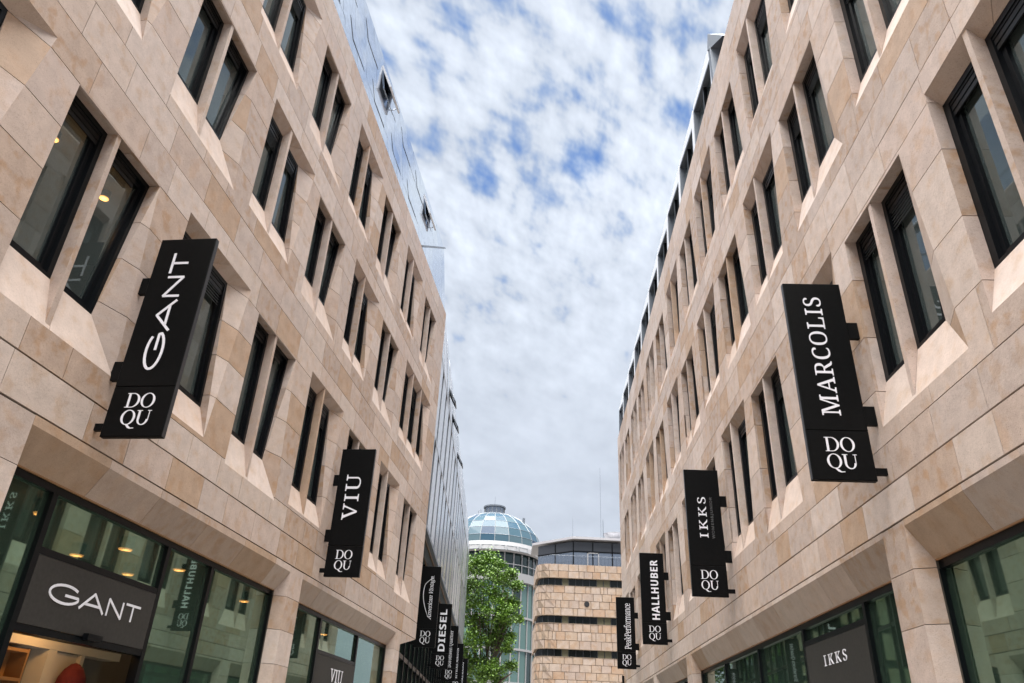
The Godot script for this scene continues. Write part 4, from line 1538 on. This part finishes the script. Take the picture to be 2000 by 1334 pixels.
	for q in [[20.3, 19.2, 6.9], [14.95, 14.7, 6.55], [11.05, 10.8, 6.55], [7.1, 6.85, 6.55]]:
		sl.lathe([[6.2, q[1] + CH], [q[2], q[1] + CH], [q[2], q[0] + CH], [6.2, q[0] + CH]], Vector3.ZERO, 44)
	part(b, "floor_bands", sl, M.drum_white)
	var rail := MB.new()
	rail.lathe([[6.75, 21.3 + CH], [6.82, 21.3 + CH], [6.82, 21.38 + CH], [6.75, 21.38 + CH]], Vector3.ZERO, 44)
	part(b, "ring_rail", rail, M.drum_white)
	var n := 30
	for j in n:
		var an := TAU * j / n + 0.04
		var a2 := TAU * (j + 1) / n + 0.04
		if sin(an) < -0.3:
			continue
		var po := MB.new()
		po.tube(Vector3(cos(an) * 6.4, 20.3 + CH, sin(an) * 6.4), Vector3(cos(an) * 6.4, 22.85 + CH, sin(an) * 6.4), 0.09, 0.09, 6)
		part(b, "ring_column", po, M.drum_white)
		var mu := MB.new()
		mu.tube(Vector3(cos(an) * 6.42, 0, sin(an) * 6.42), Vector3(cos(an) * 6.42, 19.3 + CH, sin(an) * 6.42), 0.085, 0.085, 4)
		part(b, "drum_mullion", mu, M.drum_white)
		for lv in [[0.0, 6.85 + CH], [7.1 + CH, 10.8 + CH], [11.05 + CH, 14.7 + CH], [14.95 + CH, 19.2 + CH]]:
			var g := MB.new()
			g.quad(Vector3(cos(an) * 6.34, lv[0], sin(an) * 6.34), Vector3(cos(a2) * 6.34, lv[0], sin(a2) * 6.34), Vector3(cos(a2) * 6.34, lv[1], sin(a2) * 6.34), Vector3(cos(an) * 6.34, lv[1], sin(an) * 6.34), Vector3(cos(an), 0, sin(an)))
			part(b, "drum_pane", g, M.drum_glass if r.randf() < 0.8 else M.drum_glass_dark)
	var inn := MB.new()
	inn.lathe([[6.1, 0.0], [6.1, 22.9 + CH], [0.1, 22.95 + CH]], Vector3.ZERO, 30)
	part(b, "inner_drum", inn, M.room_wall)

# ---------------------------------------------------------------- plane tree
func at_depth(px: float, py: float, z: float) -> Vector3:   # plan position of a point of the tree, read off the photograph
	var d := toward(px, py)
	return d * (z / d.z) + Vector3(0, CH, 0)

func tree() -> void:
	var base := Vector3(-1.2, 0, -71.0)
	var t := thing("plane_tree", "leafy green street tree in front of the domed building", "tree", Transform3D(Basis.IDENTITY, base))
	var r := RandomNumberGenerator.new()
	r.seed = 99
	var tr := MB.new()
	var trunk := [Vector3(0, 0, 0), Vector3(0.15, 3.5, 0.1), Vector3(0.1, 6.2, 0)]
	tr.tube(trunk[0], trunk[1], 0.32, 0.25, 10)
	tr.tube(trunk[1], trunk[2], 0.25, 0.2, 10)
	var tips := []
	var limbs := [[Vector3(0.1, 6.2, 0), Vector3(1.2, 9.0, 0.4), Vector3(2.0, 11.0, 0.6)], [Vector3(0.1, 6.0, 0), Vector3(-1.0, 9.5, -0.4), Vector3(-1.1, 13.5, -0.6)], [Vector3(0.1, 6.2, 0), Vector3(0.3, 10.0, -0.8), Vector3(0.1, 14.8, -0.4)],
		[Vector3(0.15, 4.4, 0), Vector3(-1.6, 6.6, 0.7), Vector3(-2.6, 8.2, 0.9)], [Vector3(0.15, 4.8, 0), Vector3(1.6, 6.6, 0.9), Vector3(2.5, 7.2, 1.2)], [Vector3(1.2, 9.0, 0.4), Vector3(1.9, 12.2, -0.3), Vector3(2.2, 13.2, -0.5)]]
	for l in limbs:
		tr.tube(l[0], l[1], 0.15, 0.10, 7)
		tr.tube(l[1], l[2], 0.10, 0.04, 6)
	var clumps := [[945, 1088, 20, 0], [930, 1105, 22, 1], [952, 1118, 24, -1], [925, 1140, 26, 0], [955, 1150, 30, 1], [985, 1135, 18, 0], [1002, 1122, 11, 1], [1008, 1148, 9, 0], [985, 1165, 22, -1], [930, 1180, 30, 0], [965, 1190, 30, 1], [940, 1225, 30, -1], [978, 1215, 20, 0], [918, 1250, 26, 1], [960, 1255, 24, 0], [988, 1262, 12, 1],
		[930, 1295, 24, 0], [965, 1305, 16, 1], [1000, 1300, 9, 0], [915, 1325, 24, -1], [1000, 1180, 9, 0], [975, 1100, 10, 1], [1012, 1210, 7, 0], [998, 1240, 7, 0], [912, 1160, 24, -1], [905, 1210, 26, 0], [900, 1290, 26, 0], [990, 1195, 16, 1], [975, 1245, 18, -1], [945, 1320, 22, 1], [975, 1335, 14, 0]]
	var lf := MB.new()
	lf.use_col = true
	for c in clumps:
		var z: float = -71.0 + c[3] * 1.3
		var p := at_depth(c[0], c[1], z) - base
		var rad: float = c[2] / 21.5
		tr.tube(trunk[2].lerp(p, 0.35) if p.y > 7 else trunk[1], p, 0.05, 0.015, 5)
		var n := int(190 + 640 * rad)
		# each clump is itself a handful of sprays
		var sprays := []
		for i in int(5 + 7 * rad):
			var d := Vector3(r.randfn(), r.randfn() * 0.85, r.randfn()).normalized() * pow(r.randf(), 0.45) * rad
			sprays.append(p + d)
		for i in n:
			var sp: Vector3 = sprays[r.randi() % sprays.size()]
			var q := sp + Vector3(r.randfn(), r.randfn() * 0.7, r.randfn()) * (0.19 + 0.10 * rad)
			var nn := Vector3(r.randfn() * 0.7, 0.55 + r.randf() * 0.6, r.randfn() * 0.7).normalized()
			var u := nn.cross(Vector3(r.randfn(), r.randfn(), r.randfn())).normalized()
			var w := nn.cross(u)
			var sz := r.randf_range(0.08, 0.15)
			var k := r.randf()
			lf.col = Color(lerpf(0.034, 0.170, k), lerpf(0.085, 0.300, k), lerpf(0.010, 0.034, k))
			var a := q - u * sz
			var b := q + w * sz * 0.62 + nn * sz * 0.12
			var cc := q + u * sz
			var d2 := q - w * sz * 0.62 + nn * sz * 0.12
			lf.tri(a, b, cc, nn)
			lf.tri(a, cc, d2, nn)
	part(t, "trunk", tr, M.bark)
	part(t, "crown", lf, M.leaf)

# ---------------------------------------------------------------- signs
func signs() -> void:
	var W: Material = M.letter_white
	var sans := "Droid Sans"
	var serif := "Droid Serif"
	sign_at(true, 7.89, "large black hanging sign with four thin wide capitals, nearest on the left", [["GANT", sans, false, 0.085, 0.685, 0.25, -0.02, W, 2.0]])
	sign_at(true, 16.12, "black hanging sign with three heavy serif capitals on the left facade", [["VIU", serif, false, 0.215, 0.575, 0.34, -0.02, W, 4.0]])
	sign_at(false, 9.15, "large black hanging sign with eight serif capitals, nearest on the right", [["MARCOLIS", serif, false, 0.08, 0.70, 0.25, -0.03, W, 2.0]])
	sign_at(false, 17.28, "black hanging sign with spaced capitals and a faint second line, second on the right", [["IKKS", serif, false, 0.23, 0.555, 0.19, -0.04, W, 10.0], ["WOMEN&JUNIOR", sans, false, 0.23, 0.56, 0.072, 0.18, M.letter_grey, 5.0]])
	sign_at(false, 25.93, "black hanging sign with nine bold sans capitals, third on the right", [["HALLHUBER", sans, true, 0.08, 0.74, 0.25, 0.06, W, 1.0]])
	sign_at(false, 34.4, "black hanging sign with two joined serif words, farthest on the right", [["PeakPerformance", serif, false, 0.09, 0.73, 0.30, 0.06, W, -2.0]])
	var far := [[-29.5, "black hanging sign with flowing script lettering beside the limestone corner", [["American Vintage", serif, false, 0.13, 0.66, 0.20, 0.10, W, -3.0, 0.35]]],
		[-38.06, "black hanging sign with six very bold capitals, on the finned silver building", [["DIESEL", sans, true, 0.09, 0.74, 0.33, 0.02, W, 0.0]]],
		[-45.58, "black hanging sign with two serif words in mixed case, on the finned silver building", [["Dorotheen Quartier", serif, false, 0.09, 0.76, 0.24, 0.04, W, 0.0]]],
		[-54.0, "nearer of the two black signs with small serif capitals by the tree", [["RIVIERA MAISON", serif, false, 0.10, 0.74, 0.17, 0.0, W, 2.0]]],
		[-63.5, "farther of the two black signs with small serif capitals by the tree", [["RIVIERA MAISON", serif, false, 0.10, 0.74, 0.17, 0.0, W, 2.0]]]]
	for i in far.size():
		var q = far[i]
		var s := hanging_sign(q[1], Transform3D(Basis.IDENTITY, Vector3(-2.715, 3.08 + CH, q[0])), true, q[2])
		if i == 0:   # the long swash over the script line
			var sw := MB.new()
			var pts := []
			for k in 25:
				var f := k / 24.0
				pts.append(Vector3(lerpf(0.02, -0.20, sin(f * PI * 0.9)) + (0.2 * smoothstep(0.75, 1.0, f)), lerpf(1.10, 2.55, f), 0.05))
			for k in 24:
				sw.tube(pts[k], pts[k + 1], 0.006 + 0.008 * sin(k / 24.0 * PI), 0.006 + 0.008 * sin((k + 1) / 24.0 * PI), 5)
			part(s, "swash", sw, W)
	# downpipe at the far right corner
	var fr := frame_of(false)
	var pp := thing("downpipe", "thin black downpipe below the farthest right sign", "pipe", Transform3D(fr.basis, fr * Vector3(-40.3, 0, 0.1)))
	var mb := MB.new()
	mb.tube(Vector3(0, 0, 0), Vector3(0, 3.3 + CH, 0), 0.06, 0.06, 10)
	part(pp, "pipe", mb, M.frame_dark)
	for y in [1.2, 3.2]:
		var cl := MB.new()
		cl.box(Vector3(-0.08, y, -0.1), Vector3(0.08, y + 0.05, 0.07))
		part(pp, "clamp", cl, M.grey_metal)

# ---------------------------------------------------------------- inside the shops
func shop_interiors() -> void:
	var fl := frame_of(true)
	var k := 0
	for q in [[7.3, -1.6], [9.6, -1.7], [11.7, -1.7], [12.2, -2.9], [13.3, -1.6], [13.8, -2.9], [16.6, -1.8], [19.4, -1.8], [22.0, -1.8]]:
		var p: Vector3 = fl * Vector3(q[0], 2.62 + CH, q[1])
		ceiling_lamp(p, ["round ceiling lamp behind the left shop window, nearest the eye", "round ceiling lamp above the entrance fascia of the left shop", "round ceiling lamp just right of the entrance fascia", "round ceiling lamp deeper in the left shop, beside the narrow pane", "round ceiling lamp behind the widest pane of the left shop", "round ceiling lamp deep behind the widest pane of the left shop", "round ceiling lamp behind the first pane of the second left shop", "round ceiling lamp behind the middle pane of the second left shop", "round ceiling lamp behind the last pane of the second left shop"][k])
		k += 1
	# display wall seen through the open door
	var dw := thing("display_unit", "cream display unit with dark niches seen through the open shop door", "display", Transform3D(fl.basis, fl * Vector3(10.8, 0, -1.56)))
	var bm := MB.new()
	bm.box(Vector3(-1.45, 0.94 + CH, -0.25), Vector3(1.3, 1.05 + CH, 0.03))
	part(dw, "header", bm, M.poster_cream)
	for q in [[-0.40, -0.22], [0.34, 0.42], [-1.5, -1.42]]:
		var mb := MB.new()
		mb.box(Vector3(q[0], 0.0, -0.25), Vector3(q[1], 0.94 + CH, 0.02))
		part(dw, "upright", mb, M.poster_cream)
	var nb := MB.new()
	nb.box(Vector3(-1.45, 0.0, -0.32), Vector3(1.3, 0.94 + CH, -0.26))
	part(dw, "back_board", nb, M.room_wall)
	var po := thing("picture_panel", "cream picture board in the open shop doorway", "picture", Transform3D(fl.basis, fl * Vector3(11.0, 0, -1.62)))
	var bd := MB.new()
	bd.box(Vector3(-0.40, 0.9, -0.03), Vector3(0.14, 0.93 + CH, 0.02))
	part(po, "board", bd, M.poster_cream)
	var kn := thing("knitted_hat", "dark red knitted hat on display in the open shop doorway", "hat", Transform3D(fl.basis, fl * Vector3(10.86, 0.30 + CH, -1.40)))
	var cr := MB.new()
	var prof := [[0.19, 0.0], [0.205, 0.05], [0.205, 0.12], [0.195, 0.13], [0.20, 0.22], [0.18, 0.32], [0.13, 0.42], [0.06, 0.49], [0.01, 0.51]]
	cr.lathe(prof, Vector3.ZERO, 28)
	part(kn, "crown", cr, M.poster_red)
	var rib := MB.new()
	for i in 28:
		var an := TAU * i / 28.0
		rib.tube(Vector3(cos(an) * 0.207, 0.0, sin(an) * 0.207), Vector3(cos(an) * 0.207, 0.125, sin(an) * 0.207), 0.014, 0.014, 5)
	part(kn, "ribbed_brim", rib, M.poster_red)
	var pp := MB.new()
	pp.lathe([[0.02, -0.5], [0.02, 0.0], [0.15, 0.02], [0.01, 0.04]], Vector3.ZERO, 12)
	part(kn, "stand", pp, M.frame_dark)
	var sh := thing("wall_shelf", "wooden shelf unit lit orange at the left edge of the open shop doorway", "shelf", Transform3D(fl.basis, fl * Vector3(9.65, 0, -1.75)))
	for y in [0.9, 1.3, 1.7, 2.1, 2.45]:
		var mb := MB.new()
		mb.box(Vector3(-0.36, y, -0.05), Vector3(0.36, y + 0.04, 0.2))
		part(sh, "shelf_board", mb, M.shelf_wood)
	for x in [-0.38, 0.36]:
		var mb := MB.new()
		mb.box(Vector3(x, 0.0, -0.05), Vector3(x + 0.03, 2.5, 0.2))
		part(sh, "upright", mb, M.shelf_wood)
	var bk := MB.new()
	bk.box(Vector3(-0.36, 0.0, -0.07), Vector3(0.36, 2.5, -0.05))
	part(sh, "back_board", bk, M.shelf_wood)
	# door-head lamp, and two pendants in the room above
	ceiling_lamp(fl * Vector3(9.9, 1.35 + CH, -1.0), "small lamp just inside the open shop door", 0.05)
	ceiling_lamp(fl * Vector3(6.53, 6.66 + CH, -0.85), "glowing pendant behind the left pane of the nearest left window", 0.02, 0.6)
	ceiling_lamp(fl * Vector3(7.67, 6.62 + CH, -0.85), "glowing pendant behind the right pane of the nearest left window", 0.02, 0.6)

func ceiling_lamp(p: Vector3, label: String, energy := 0.03, size := 1.0) -> void:
	var t := thing("ceiling_lamp", label, "lamp", Transform3D(Basis.IDENTITY, p), "round ceiling lamps in the left shops")
	var h := MB.new()
	h.tube(Vector3(0, 0, 0), Vector3(0, 0.18, 0), 0.12, 0.12, 16)
	part(t, "housing", h, M.frame_dark)
	var g := MB.new()
	g.tube(Vector3(0, -0.025, 0), Vector3(0, -0.004, 0), 0.10, 0.115, 16)
	part(t, "lamp_glow", g, M.lamp_glow)
	var l := OmniLight3D.new()
	l.name = "lamp_light"
	l.light_color = Color(1.0, 0.78, 0.5)
	l.light_energy = energy
	l.light_size = 0.1
	l.omni_range = 12.0
	l.omni_attenuation = 2.0
	l.shadow_enabled = true
	t.add_child(l, true)
	l.position = Vector3(0, -0.08, 0)
	t.scale = Vector3.ONE * size
